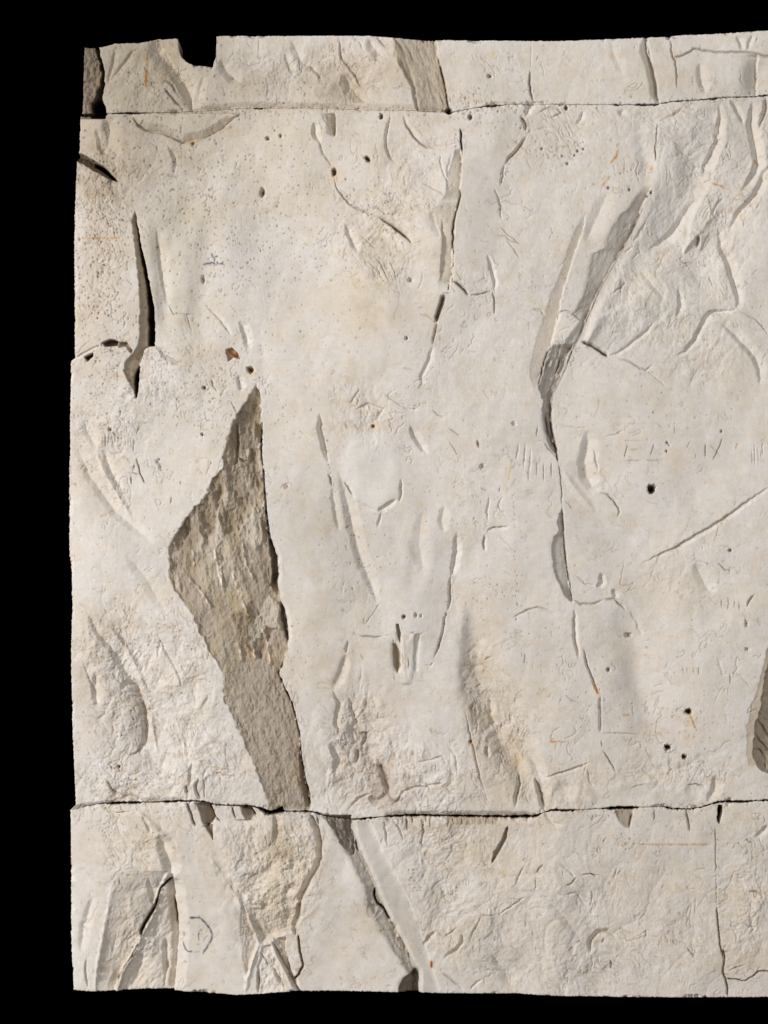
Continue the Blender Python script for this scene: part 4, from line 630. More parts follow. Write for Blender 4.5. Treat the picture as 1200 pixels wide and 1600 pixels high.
 ([(487,1272),(493,1284),(500,1298),(503,1320),(503,1342),(495,1362),(484,1378),(476,1395),(470,1412)], 10, 1.2, 11, dict(dirt_shade=.35, dw=2, taper=.04)), ([(471,1408),(468,1430),(461,1448),(463,1462)], 7, 1.2, 12, dict(dirt_shade=.6, dw=1.8, taper=.05)),
 ([(466,1460),(469,1482),(473,1508),(468,1524),(457,1533)], 3, 1.2, 15, dict(dirt_shade=.75, dw=1.6, taper=.08, axis='v')), ([(485,1345),(475,1340),(468,1352)], 3, 3, 3), ([(495,1275),(499,1290)], 3, 1, 6, dict(dirt_shade=.7)),
 ([(438,1460),(455,1455),(462,1462)], 3, 3, -3),
 # lowest course, right
 ([(716,1449),(706,1457),(694,1465)], 2.5, 1.2, 3.5, dict(dirt_shade=.3)), ([(722,1458),(723,1472),(714,1486),(702,1491),(695,1499)], 6, 1.3, 6, dict(dirt_shade=.4, axis='v')), ([(752,1432),(745,1448),(734,1470)], 3, 1.3, 3, dict(dirt_shade=.35)), ([(748,1430),(762,1432),(776,1432)], 1.2, 1.3, 2.5, dict(dirt_shade=.35)),
 ([(776,1434),(790,1424),(806,1412),(822,1402)], 1.5, 2, 2.5, dict(dirt_shade=.15)), ([(792,1406),(812,1406),(822,1402)], 1.2, 1.3, 2, dict(dirt_shade=.25)), ([(850,1350),(843,1358),(836,1366)], 2.5, 1.2, 4, dict(dirt_shade=.45)), ([(838,1368),(836,1395)], 1.3, 1, 2, dict(dirt_shade=.4)), ([(820,1352),(812,1368),(805,1385)], 3, 1.5, 3, dict(dirt_shade=.15)),
 ([(682,1455),(672,1465),(661,1478)], 4, 2, 4, dict(dirt_shade=.15)), ([(690,1520),(705,1530),(725,1548)], 3, 2, 3.5, dict(dirt_shade=.2)), ([(735,1548),(745,1536),(755,1530)], 3, 2, 3), ([(690,1385),(697,1410)], 4, 2, 2),
 ([(905,1367),(920,1366),(940,1369)], 1.3, 1.3, 4, dict(dirt_shade=.55)), ([(883,1384),(894,1381),(902,1370)], 1.5, 1.3, 4, dict(dirt_shade=.5)), ([(875,1350),(890,1362),(900,1372)], 3, 2, 2.5), ([(880,1400),(900,1395),(915,1415)], 3, 3, 2), ([(962,1372),(968,1365),(975,1358)], 1.5, 1, 3, dict(dirt_shade=.35)), ([(897,1320),(904,1324)], 1, 1, 2, dict(dirt_shade=.3)),
 ([(923,1492),(925,1472),(936,1459),(950,1458),(964,1466)], 8, 2, 7, dict(dirt_shade=.35, axis='h')), ([(953,1500),(957,1505),(956,1516)], 3, 1.3, 5, dict(dirt_shade=.5)), ([(945,1465),(942,1478)], 3, 2, 4, dict(dirt_shade=.2)), ([(900,1475),(910,1470)], 2, 1.2, 3, dict(dirt_shade=.4)),
 ([(1118,1292),(1119,1330),(1120,1365)], 2, 1, 2.5, dict(dirt_shade=.4, taper=.1)), ([(1120,1362),(1121,1420)], 1, .9, 2, dict(dirt_shade=.25)), ([(1121,1418),(1123,1445),(1126,1475),(1131,1500)], 2.2, 1, 8, dict(dirt_shade=.75, taper=.1)), ([(1130,1482),(1133,1496),(1131,1520),(1136,1535),(1139,1559)], 3.5, 1.2, 8, dict(dirt_shade=.6, taper=.06)),
 ([(1134,1530),(1150,1530),(1165,1533),(1177,1526),(1186,1518),(1209,1518)], 1.4, 1.2, 7, dict(dirt_shade=.8, taper=.05)), ([(1136,1518),(1150,1512),(1168,1508)], 1.3, 1.3, 3, dict(dirt_shade=.35)), ([(1160,1440),(1170,1448),(1180,1450),(1172,1460)], 2, 1.3, 3, dict(dirt_shade=.25)),
 ([(1166,1394),(1180,1394),(1196,1400)], 3, 1.5, 4, dict(dirt_shade=.35)), ([(1017,1495),(1026,1496),(1033,1499)], 1.3, 1.2, 3, dict(dirt_shade=.5)), ([(1018,1496),(1018,1502)], 1, 1, 2, dict(dirt_shade=.4)), ([(1074,1480),(1080,1488),(1087,1498)], 2, 1.2, 3.5, dict(dirt_shade=.3)), ([(1090,1488),(1112,1489)], 1, 1, 1.5, dict(dirt_shade=.2)), ([(1032,1470),(1030,1482)], 2, 1.2, 2, dict(dirt_shade=.2)),
 ([(1073,1392),(1085,1390),(1095,1395)], 1.2, 1.3, 2), ([(1088,1400),(1086,1425)], 1.2, 1, 2, dict(dirt_shade=.15)), ([(1160,1315),(1168,1312),(1178,1320)], 2, 1.5, 3, dict(dirt_shade=.2)), ([(1200,1288),(1190,1302),(1178,1308)], 5, 2, 3.5), ([(1025,1265),(1022,1285)], 2, 1, 3, dict(dirt_shade=.3)), ([(965,1355),(960,1375)], 3, 1.5, 2.5), ([(850,1265),(862,1285),(880,1290)], 4, 4, 2.5), ([(980,1538),(995,1540)], 1.2, 1, 2, dict(dirt_shade=.3)),
 ([(1165,1372),(1148,1372)], 1, 2, 1.5), ([(1000,1460),(1010,1456),(1008,1470)], 2, 1.3, 2.5), ([(850,1400),(880,1430),(910,1470)], 12, 8, 2.5), ([(760,1480),(790,1520),(800,1550)], 14, 10, 3), ([(880,1500),(915,1520),(950,1545)], 18, 8, 3),
])

# ragged dark gaps near left joint step
poly([(160,536),(172,530),(185,533),(186,541),(165,541)], lin((70, 52, 36)), .9, dz=-14, soft=1.2)
poly([(187,535),(198,535),(208,548),(205,552),(196,542),(186,542)], BROWN, .7, dz=-9, soft=1.5)
poly([(132,558),(145,551),(146,557),(136,564)], lin((50, 38, 28)), .9, dz=-14, soft=1.2)
poly([(353,546),(362,544),(372,552),(375,560),(364,559),(356,565)], lin((150, 118, 76)), .85, dz=-6, g=(-.3, 0), soft=1.3, rough=1.0)
stroke([(356,546),(362,553),(372,558)], 1.6, RUST, .9)

# ------------------------------------------------------------------ holes
def hole(x, y, rx, ry, d, halo=0, dark=True, part=True, ang=0):
    blob(x, y, rx + .8, ry + .8, dz=-d, p=6, ns=.28, ang=ang, part=P_PIT if part else None)
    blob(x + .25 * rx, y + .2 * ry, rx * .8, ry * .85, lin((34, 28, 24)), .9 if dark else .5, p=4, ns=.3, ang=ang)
    if halo: blob(x + 1, y + ry, rx * 2.2, ry * 2, mul=(.96, .74, .45), mix=halo)
hole(1018, 764, 5.0, 6.2, 30); hole(1076, 1112, 4.5, 3.4, 20, .35); hole(1044, 1168, 4.2, 3.4, 18); hole(1069, 1183, 3, 3, 14, .3)
hole(574, 248, 5, 2.6, 14, ang=45); hole(522, 268, 3, 5, 14, .7); hole(410, 299, 3.2, 6, 8, ang=10); hole(391, 578, 4.5, 3.6, 14, .6, ang=30)
hole(596, 181, 2.2, 3.6, 12); hole(418, 215, 3.4, 2, 5); hole(438, 211, 2, 2, 5); hole(641, 438, 3, 2.6, 5, dark=False); hole(765, 118, 3, 2.2, 6)
hole(753, 729, 3.6, 3.2, 4, dark=False); hole(983, 993, 4, 3.2, 6, dark=False); hole(735, 183, 3, 3.6, 9); hole(885, 167, 2.4, 3, 9); hole(447, 760, 4, 3.5, 2, dark=False)
hole(317, 437, 2.6, 5, 5, dark=False); hole(171, 671, 2.4, 2, 6); hole(185, 1199, 2, 2, 6); hole(635, 529, 1.8, 1.8, 5); hole(631, 964, 2.8, 2.6, 8); hole(650, 962, 2, 3, 5, dark=False)
hole(658, 963, 2, 2, 3, dark=False); hole(951, 1047, 2, 2.6, 6); hole(1140, 860, 2.6, 1.8, 6); hole(1018, 300, 1.8, 2, 6); hole(1166, 1014, 3, 1.8, 4, dark=False); hole(803, 662, 3, 2.4, 3, dark=False)
hole(301, 222, 2, 3, 5); hole(319, 606, 2.4, 2.2, 6); hole(316, 679, 2, 2, 5); hole(700, 176, 1.5, 2, 6); hole(583, 666, 2, 2, 7, .4); hole(735, 1159, 2, 2, 5, .6); hole(1165, 974, 2, 5, 4, dark=False)
blob(301, 222, 7, 6, mul=(.98, .70, .38), mix=.8); blob(585, 665, 26, 8, mul=(.92, .80, .66), mix=.6, ns=.5); blob(447, 759, 4.5, 4.5, mul=(.85, .6, .4), mix=.5)
for x_, y_, r_ in [(912,232,2),(903,235,2.3),(898,242,1.6),(887,255,2.3),(879,243,1.6),(847,232,2),(951,293,2.4),(984,296,2.3),(1012,306,2),(792,685,0),(248,718,1.8),(218,833,0)]:
    if r_: blob(x_, y_, r_, r_, lin((70, 56, 44)), .85, -3, 3)

# fine pits and fly spots, thicker in some places
def pits(cx, cy, rx, ry, n, r0=.6, r1=1.25, col=(78, 62, 48), mx=.75, uni=False):
    for _ in range(n):
        if uni: x_ = cx + rng.uniform(-rx, rx); y_ = cy + rng.uniform(-ry, ry)
        else: x_ = cx + rng.normal(0, rx * .55); y_ = cy + rng.normal(0, ry * .55)
        r_ = rng.uniform(r0, r1) * (1.35 if rng.random() < .08 else 1)
        sl_ = box(x_ - 3, y_ - 3, x_ + 3, y_ + 3)
        if XX[sl_].size == 0: continue
        e = rng.uniform(.75, 1.3)
        m = np.exp(-(((XX[sl_] - x_) * e / r_) ** 2 + ((YY[sl_] - y_) / e / r_) ** 2))
        k = rng.uniform(.45, 1) * mx
        HT[sl_] -= m * k * 2.0
        tint(sl_, m * k, lin(np.array(col) * rng.uniform(.8, 1.35)))
pits(660, 800, 540, 740, 2200, mx=.5, uni=True); pits(660, 800, 540, 740, 420, .7, 1.2, (186, 132, 74), .7, True); pits(900, 300, 300, 200, 90, .7, 1.2, (190, 130, 66), .7)
pits(300, 300, 190, 160, 760, .5, 1.3, (58,46,38), .9); pits(160, 440, 50, 110, 260, .7, 1.35, (58,46,38), .9); pits(430, 380, 110, 120, 160); pits(150, 330, 40, 50, 200); pits(300, 580, 120, 60, 260)
pits(170, 600, 60, 50, 130); pits(310, 630, 60, 40, 90); pits(740, 155, 34, 26, 70, .7, 1.3, (120, 84, 54)); pits(760, 180, 50, 30, 60); pits(875, 235, 45, 25, 55)
pits(600, 300, 70, 70, 130); pits(600, 400, 40, 60, 60); pits(160, 640, 60, 60, 130, .6, 1.2, (120, 92, 62)); pits(440, 660, 60, 60, 30); pits(180, 1000, 50, 50, 120); pits(200, 1160, 60, 80, 160)
pits(300, 1010, 50, 60, 70); pits(190, 1220, 60, 30, 120); pits(165, 1290, 60, 20, 70); pits(290, 1265, 60, 12, 60, .6, 1.1, (120, 88, 55)); pits(430, 1350, 50, 60, 150, .7, 1.3, (120, 96, 70)); pits(980, 1318, 25, 18, 36, .7, 1.3)
pits(650, 1365, 14, 44, 26, .8, 1.5, (110, 78, 50)); pits(990, 268, 40, 16, 40, .6, 1.1, (140, 96, 52)); pits(935, 300, 60, 60, 40, .6, 1.0, (150, 104, 60)); pits(1040, 1130, 60, 40, 26); pits(460, 1000, 30, 60, 30)
pits(420, 140, 90, 40, 110); pits(240, 120, 60, 40, 70); pits(380, 170, 90, 12, 60); pits(1000, 640, 150, 60, 25); pits(560, 870, 50, 50, 40); pits(780, 960, 60, 60, 40); pits(930, 1090, 40, 50, 24); pits(1080, 1140, 60, 60, 30)
for q, n in [([(120,1262),(330,1254),(430,1268),(545,1281),(840,1276),(1205,1250)], 420), ([(125,177),(480,168),(700,175),(1205,149)], 320), ([(502,645),(520,760),(590,945)], 50), ([(800,700),(810,960)], 30),
             ([(712,700),(705,920),(684,1020)], 30), ([(820,180),(785,290)], 30), ([(1120,1290),(1138,1555)], 40), ([(530,300),(640,380)], 40), ([(240,1300),(200,1520)], 30), ([(150,540),(285,570)], 60)]:
    q = np.array(q, float)
    for _ in range(n):
        k = rng.integers(0, len(q) - 1); c_ = q[k] + (q[k + 1] - q[k]) * rng.random()
        pits(c_[0], c_[1] + rng.normal(0, 3.5), 2.5, 2.5, 1, .6, 1.3, (96, 76, 58), .75)
# small scratches and tool nicks
for _ in range(150):
    x_ = rng.uniform(125, 1195); y_ = rng.uniform(75, 1540)
    wgt_ = RM[int(y_), int(x_)]
    if rng.random() > .05 + .75 * wgt_: continue
    a_ = rng.uniform(0, math.pi); l_ = rng.uniform(3, 11); b_ = a_ + rng.normal(0, .6)
    crease([(x_, y_), (x_ + l_ * math.cos(a_), y_ + l_ * math.sin(a_)), (x_ + l_ * (math.cos(a_) + math.cos(b_)), y_ + l_ * (math.sin(a_) + math.sin(b_)))],
           rng.uniform(1, 2.6), rng.uniform(1, 1.8), rng.uniform(.4, 1.5), j=.5, dirt_shade=rng.uniform(.1, .5), dcol=(.55, .46, .38))
# short vertical combing
for cx, cy, n, sp, hh in [(185, 690, 12, 5, 26), (850, 740, 4, 12, 50), (390, 1290, 9, 5, 14), (1185, 710, 5, 4, 40)]:
    for k in range(n):
        x_ = cx + (k - n / 2) * sp + rng.normal(0, .6); y_ = cy + rng.normal(0, 4); h_ = hh * rng.uniform(.4, 1) / 2
        crease([(x_, y_ - h_), (x_ + rng.normal(0, 1), y_ + h_)], 1.3, 1.1, rng.uniform(.8, 2), j=.3, dirt_shade=rng.uniform(.05, .4))

# ------------------------------------------------------------------ scratched letters and tallies
def cut(q, d=1.9, dirt_shade=.3, wd=1.3): crease(q, wd, wd, d * 1.2, j=.25, dirt_shade=min(.9, dirt_shade * 1.7), taper=.12)
for q in ([(212,713),(214,722),(217,730),(218,740),(222,747),(224,752),(227,757)],): cut(q, 3, .62)
for q in ([(210,722),(208,729),(206,737)], [(204,739),(209,739),(214,741),(218,741)]): cut(q, 2, .42)
cut([(204,743),(204,758)], 3.4, .72)
cut([(981,692),(978,706),(975,718)], 1.8, .22); cut([(974,689),(1006,689)], 1.0, .14); cut([(982,703),(1001,703)], 1.3, .2); cut([(976,720),(990,720),(1002,720)], 1.6, .28)
cut([(1023,692),(1018,708),(1015,717)], 1.8, .25); cut([(1008,718),(1020,720),(1035,720)], 1.6, .28)
cut([(1081,686),(1074,698),(1070,704)], 1.0, .2); cut([(1102,692),(1102,716)], 1.8, .38); cut([(1088,706),(1086,718)], 1.2, .18)
cut([(1129,683),(1124,698),(1118,710),(1113,720)], 1.6, .4); cut([(1108,695),(1120,705),(1127,714)], 1.2, .2); cut([(1054,664),(1054,680)], 1.0, .25)
hole(1042, 692, 1.6, 1.4, 4); hole(1045, 695, 1.2, 1.2, 3); hole(1041, 705, 1.3, 1.3, 4); hole(1127, 674, 1.5, 1.5, 4)
cut([(1128,733),(1137,737)], 1.5, .3)
for q in ([(1066,1038),(1067,1046),(1069,1055)], [(1066,1046),(1072,1046)], [(1073,1040),(1073,1052)], [(1083,1041),(1083,1055)], [(1091,1040),(1091,1056)], [(1099,1043),(1099,1052)],
          [(1127,935),(1127,951)], [(1137,931),(1138,943),(1135,955)], [(1147,936),(1146,952)], [(1154,940),(1154,956)], [(1191,944),(1192,952)], [(1173,961),(1174,968)], [(1179,960),(1180,965)], [(1188,960),(1188,968)],
          [(816,1017),(816,1030)], [(820,1017),(821,1030),(819,1040)], [(864,1025),(864,1031)], [(868,1025),(869,1031)], [(872,1026),(872,1031)]): cut(q, 1.3, .32, 1.1)

# ------------------------------------------------------------------ stains
for q, wd, mx in [([(229,78),(229,104)], 1.3, .6), ([(228,108),(227,134)], 1.8, .9), ([(130,373),(150,373),(188,372)], 1.2, .7), ([(772,78),(771,92)], 1.8, .5), ([(967,230),(964,242),(955,254)], 1.5, .9), ([(952,276),(946,284),(940,290)], 1.8, .7),
                  ([(1113,285),(1124,289),(1131,292)], 1.7, .75), ([(1131,292),(1142,298)], 1.6, .4), ([(1153,304),(1160,309),(1166,316)], 1.8, .55), ([(1019,258),(1019,270)], 1.6, .6), ([(1078,1118),(1082,1127),(1086,1138)], 1.3, .9), ([(1076,1118),(1075,1170)], 4, .16),
                  ([(926,1067),(930,1076),(937,1086)], 1.9, .95), ([(1000,1320),(1060,1320),(1108,1320)], 1.3, .6), ([(962,1322),(980,1321)], 2, .4), ([(658,782),(661,810),(660,840)], 3.2, .28), ([(799,722),(797,738),(794,750)], 1.3, .5), ([(792,730),(790,775)], 3, .2), ([(860,1159),(872,1159),(884,1160)], 1.5, .7),
                  ([(791,1150),(800,1152),(808,1156)], 1.7, .45), ([(974,1118),(986,1117)], 1.6, .6), ([(674,1502),(674,1514)], 1.8, .95), ([(1151,694),(1149,702)], 1.2, .6), ([(566,1440),(575,1441)], 1.5, .45), ([(503,1018),(506,1045)], 3, .25), ([(563,1022),(569,1032)], 1.3, .4), ([(1180,250),(1185,258)], 1.7, .6), ([(1163,203),(1164,204)], 2, .7)]:
    stroke(q, wd, RUST if mx > .55 else ORANGE, mx * .9, dash=.2)
stroke([(674,1504),(675,1512)], 1.3, (.4, .2, .1), .8)
blob(785, 1365, 5, 5, mul=ORANGE, mix=.6, ns=.5); blob(808, 1192, 5, 9, mul=(.95, .78, .52), mix=.7); blob(1055, 722, 0.01 + 9, 14, mul=(.98, .9, .78), mix=.6, ns=.5)
for _ in range(150):
    x_ = rng.uniform(120, 1195); y_ = rng.uniform(70, 1540)
    blob(x_, y_, rng.uniform(3, 14), rng.uniform(2, 8), mul=(.97, .87, .70), mix=rng.uniform(.1, .45), ns=.6)
for _ in range(60):      # faint horizontal drips left by the moulding cloth
    x_ = rng.uniform(120, 1150); y_ = rng.uniform(120, 1540); l_ = rng.uniform(15, 60)
    stroke([(x_, y_), (x_ + l_, y_ + rng.normal(0, 1.5))], 1.1, (.95, .86, .74), rng.uniform(.08, .3))
# brown streak in wedge etc.
for x_, y_ in [(300,885),(365,940),(382,1010),(390,1025),(420,1025),(385,960)]: blob(x_, y_, 5, 12, mul=(.97, .82, .56), mix=.6, ns=.5, ang=-20)
# blue ink: blurred mark and ringed number
P_INK = part_id('ink_mark', 'faint blurred blue ink mark'); P_RING = part_id('ink_ring', 'hand drawn dark blue ink ring around a faint number')
for q in ([(318,413),(323,412),(325,411),(329,412),(330,410),(334,411),(335,414)], [(331,396),(331,400),(334,403)], [(335,403),(335,409)], [(339,409),(340,413)], [(343,412),(347,412),(348,408)], [(336,401),(340,400)], [(327,430),(327,430.5)], [(335,431),(335,433)]):
    stroke(q, 1.15, INK, .85, j=.3); 
blob(331, 412, 15, 3.5, mul=(.86, .88, .93), mix=.7); blob(320, 415, 3, 3, mul=(.75, .78, .86), mix=.6)
ring = [(297,1434.5),(305,1434.5),(311,1434.5),(317,1439),(322,1444),(326,1449),(329,1454),(331,1460),(331,1466),(328,1472),(325,1478),(321,1484),(318,1489),(317,1492)]
stroke(ring, 1.15, INK, 1.0, j=.35, dash=.15)
stroke([(296,1440),(292,1446)], .9, INK, .5, dash=.2); stroke([(287,1458),(287,1463)], .9, INK, .6); stroke([(286,1473),(287,1479),(290,1484),(294,1487),(301,1488)], 1.0, INK, .85, dash=.1); stroke([(301,1489),(312,1488)], .9, INK, .35, dash=.3); stroke([(297,1434.5),(304,1434.5)], 1.1, INK, .7)
cut([(311,1453),(310.5,1474)], 1.2, .5, 1.1); stroke([(314,1452),(314,1456)], .9, PENCIL, .8); stroke([(308,1460),(317,1460)], .8, PENCIL, .35); stroke([(318,1471),(320,1466),(326,1463)], .9, PENCIL, .5); stroke([(307,1476),(312,1476)], .9, PENCIL, .4); stroke([(301,1461),(303,1462)], .9, PENCIL, .4)
REGION[box(315, 394, 350, 434)] = P_INK; 
_sl = box(282, 1428, 336, 1496); _m = ((XX[_sl] - 309) / 26.) ** 2 + ((YY[_sl] - 1462) / 32.) ** 2 < 1
REGION[_sl] = np.where(_m, P_RING, REGION[_sl])

# under no condition may a hollow come out behind the slab
HT = np.clip(HT, -100, 60)
ALB = np.clip(ALB, 0.004, 0.9)

# ------------------------------------------------------------------ outlines of the three courses
TOP1 = [(120,72),(130,72),(158,73),(180,67),(212,66),(232,63),(245,60),(277,59),(278.5,78),(283,88),(292,96),(303,101),(320,102.5),(332,103.5),(334,95),(337,88),(338,56),(345,55),(480,55),(578,55),(600,57),(640,60),(680,62),(760,62.5),(850,63),(900,62),(930,61),(1000,58.5),(1048,57),(1050,55),(1110,53),(1150,51),(1210,47.5)]
BOT1 = [(120,177),(160,177),(190,176),(210,175.5),(260,174.5),(300,173),(340,171),(370,168),(400,167.5),(480,167.5),(560,170),(640,172),(700,174),(706,175),(730,171),(760,165),(780,163.5),(800,162),(830,161.5),(900,162),(960,162.5),(1025,162),(1050,158),(1100,155),(1130,152),(1175,150.5),(1210,147)]
GAP1 = [(120,2.5),(145,5),(164,5),(170,1.2),(190,2.2),(222,2.2),(230,.9),(395,.8),(400,2.5),(408,2.5),(415,.8),(560,.7),(690,.9),(703,4),(712,1),(745,1),(755,2.4),(780,2.4),(790,.8),(955,.9),(962,2.6),(975,1.2),(990,1),(1000,2.8),(1025,2.8),(1032,1.0),(1045,1.6),(1090,1),(1100,2.2),(1120,2.2),(1130,1.3),(1180,1.6),(1210,3)]
BOT2 = [(100,1262),(125,1261),(142,1259),(160,1256),(200,1254.5),(240,1254),(270,1252.5),(290,1251.5),(315,1252),(325,1254),(335,1257.5),(360,1259),(395,1260),(408,1264),(420,1270),(430,1268),(440,1264),(445,1268),(480,1268.5),(495,1270),(505,1274),(515,1277.5),(545,1280.5),(562,1280),(600,1276),(650,1274.5),(700,1275),(760,1276),(800,1276.5),(835,1275.5),(846,1271),(852,1269),(862,1265.5),(900,1266),(940,1264),(970,1262),(1000,1262),(1038,1260.5),(1050,1264),(1085,1264),(1100,1260),(1112,1256),(1125,1252.5),(1160,1252),(1210,1249.5)]
GAP2 = [(100,6),(120,5),(135,1),(158,1.2),(165,2.8),(212,3.2),(225,1.2),(250,1.5),(260,3),(300,1.8),(320,2.5),(345,1.6),(400,2),(410,5),(440,6),(446,1.8),(480,2),(500,3),(520,1),(545,1.2),(562,3),(585,1.6),(600,1),(608,2.4),(650,3),(700,2.6),(760,3),(800,3.5),(840,3.5),(850,1),(862,2.8),(895,2.8),(905,1),(940,1.2),(955,4),(990,4),(1000,.8),(1035,1),(1042,2.4),(1085,2),(1110,1.8),(1125,2.6),(1165,3),(1180,2),(1210,2)]
BOT3 = [(100,1548),(113,1548),(145,1550),(180,1549),(230,1547),(270,1547),(290,1550),(330,1552),(370,1555),(400,1553.5),(440,1550.5),(460,1548.5),(560,1549),(640,1551),(680,1552),(720,1553),(800,1553),(850,1555.5),(880,1557),(960,1558.5),(1210,1558.5)]
LEF1 = [(40,131),(72,131),(120,129),(177,127)]
LEF2 = [(170,125),(232,124),(238,122),(248,121),(258,120),(285,118.5),(340,117),(430,117),(560,117),(561,114),(564,111),(600,110),(640,109),(700,108.5),(730,107.5),(780,107),(868,107),(876,109),(895,111),(940,112),(1010,111),(1060,111),(1115,112),(1150,113),(1200,115),(1240,117),(1265,118)]
LEF3 = [(1260,109),(1268,109.5),(1300,110),(1400,110),(1480,110.5),(1505,112),(1515,113.5),(1550,114)]
def curve(c, t, amp=0.35, seed=3, ax=0):
    c = np.array(c, float)
    v = np.interp(t, c[:, 0], c[:, 1])
    r = np.random.default_rng(seed); k = np.arange(0, 1700)
    return v + np.interp(t, k * 2.0, r.normal(0, amp, 1700))
def wedge_gap(c, g, t, seed):
    return curve(c, t, .3, seed) + np.interp(t, np.array(g)[:, 0], np.array(g)[:, 1])
def gap(g, x):
    v = np.interp(x, *np.array(g).T)
    k = np.random.default_rng(8 + len(g)).normal(0, .8, 700)
    v = v * 1.6 - (.9 if g is GAP1 else .8) + np.interp(x, np.arange(700) * 3.1, k) * np.clip(v - .8, 0, 1.2)
    return np.maximum(v, .12)

# ------------------------------------------------------------------ materials
def plaster(name, rough, bump, var):
    m = bpy.data.materials.new(name); m.use_nodes = True; nt = m.node_tree; N = nt.nodes; Lk = nt.links
    b = N['Principled BSDF']; b.inputs['Roughness'].default_value = rough
    b.inputs['Specular IOR Level'].default_value = 0.25
    at = N.new('ShaderNodeAttribute'); at.attribute_name = 'tone_and_shade'
    co = N.new('ShaderNodeTexCoord')
    n = N.new('ShaderNodeTexNoise'); n.inputs['Scale'].default_value = 210; n.inputs['Detail'].default_value = 5; n.inputs['Roughness'].default_value = .7
    n2 = N.new('ShaderNodeTexNoise'); n2.inputs['Scale'].default_value = 62; n2.inputs['Detail'].default_value = 4
    mp = N.new('ShaderNodeMapRange'); mp.inputs['From Min'].default_value = .3; mp.inputs['From Max'].default_value = .7
    mp.inputs['To Min'].default_value = 1 - var; mp.inputs['To Max'].default_value = 1 + var * .6
    mp2 = N.new('ShaderNodeMapRange'); mp2.inputs['From Min'].default_value = .3; mp2.inputs['From Max'].default_value = .7
    mp2.inputs['To Min'].default_value = 1 - var * .6; mp2.inputs['To Max'].default_value = 1 + var * .4
    mu = N.new('ShaderNodeMath'); mu.operation = 'MULTIPLY'
    mx = N.new('ShaderNodeVectorMath'); mx.operation = 'SCALE'
    bp = N.new('ShaderNodeBump'); bp.inputs['Strength'].default_value = bump; bp.inputs['Distance'].default_value = .002
    Lk.new(co.outputs['Object'], n.inputs['Vector']); Lk.new(co.outputs['Object'], n2.inputs['Vector'])
    Lk.new(n.outputs['Fac'], mp.inputs['Value']); Lk.new(n2.outputs['Fac'], mp2.inputs['Value'])
    Lk.new(mp.outputs[0], mu.inputs[0]); Lk.new(mp2.outputs[0], mu.inputs[1])
    Lk.new(at.outputs['Color'], mx.inputs[0]); Lk.new(mu.outputs[0], mx.inputs['Scale'])
    Lk.new(mx.outputs[0], b.inputs['Base Color']); Lk.new(n.outputs['Fac'], bp.inputs['Height']); Lk.new(bp.outputs[0], b.inputs['Normal'])
    return m
M_PL = plaster('white_plaster', .92, .35, .07); M_RK = plaster('bare_clay_rock', .97, .6, .13)

# ------------------------------------------------------------------ build the slabs
def bil(A, x, y):
    x = np.clip(x, 0, W - 1.001); y = np.clip(y, 0, H - 1.001)
    i = x.astype(int); j = y.astype(int); u = (x - i); v = (y - j)
    if A.ndim == 3: u = u[..., None]; v = v[..., None]
    return (A[j, i] * (1 - u) + A[j, i + 1] * u) * (1 - v) + (A[j + 1, i] * (1 - u) + A[j + 1, i + 1] * u) * v
BACK = -120.0
STEP = 1.0
def link_mesh(name, V, F, colr, smooth, mat, parent):
    used = np.unique(F); remap = np.zeros(len(V), np.int64); remap[used] = np.arange(len(used))
    F = remap[F]; V = V[used]; colr = colr[used]
    me = bpy.data.meshes.new(name)
    me.vertices.add(len(V)); me.vertices.foreach_set('co', V.astype(np.float32).ravel())
    me.loops.add(F.size); me.loops.foreach_set('vertex_index', F.astype(np.int32).ravel())
    me.polygons.add(len(F)); me.polygons.foreach_set('loop_start', np.arange(0, F.size, 4, dtype=np.int32))
    me.polygons.foreach_set('use_smooth', smooth.astype(bool))
    me.update(calc_edges=True)
    ca = me.color_attributes.new('tone_and_shade', 'FLOAT_COLOR', 'POINT')
    ca.data.foreach_set('color', np.concatenate([colr, np.ones((len(colr), 1), np.float32)], 1).astype(np.float32).ravel())
    me.materials.append(mat)
    o = bpy.data.objects.new(name, me); C.collection.objects.link(o); o.parent = parent
    return o
ROCKY = {P_ROCK, P_FISS, P_CORN, P_SLIT, P_EDGE, P_FOOT, P_SLOT, P_TOP}
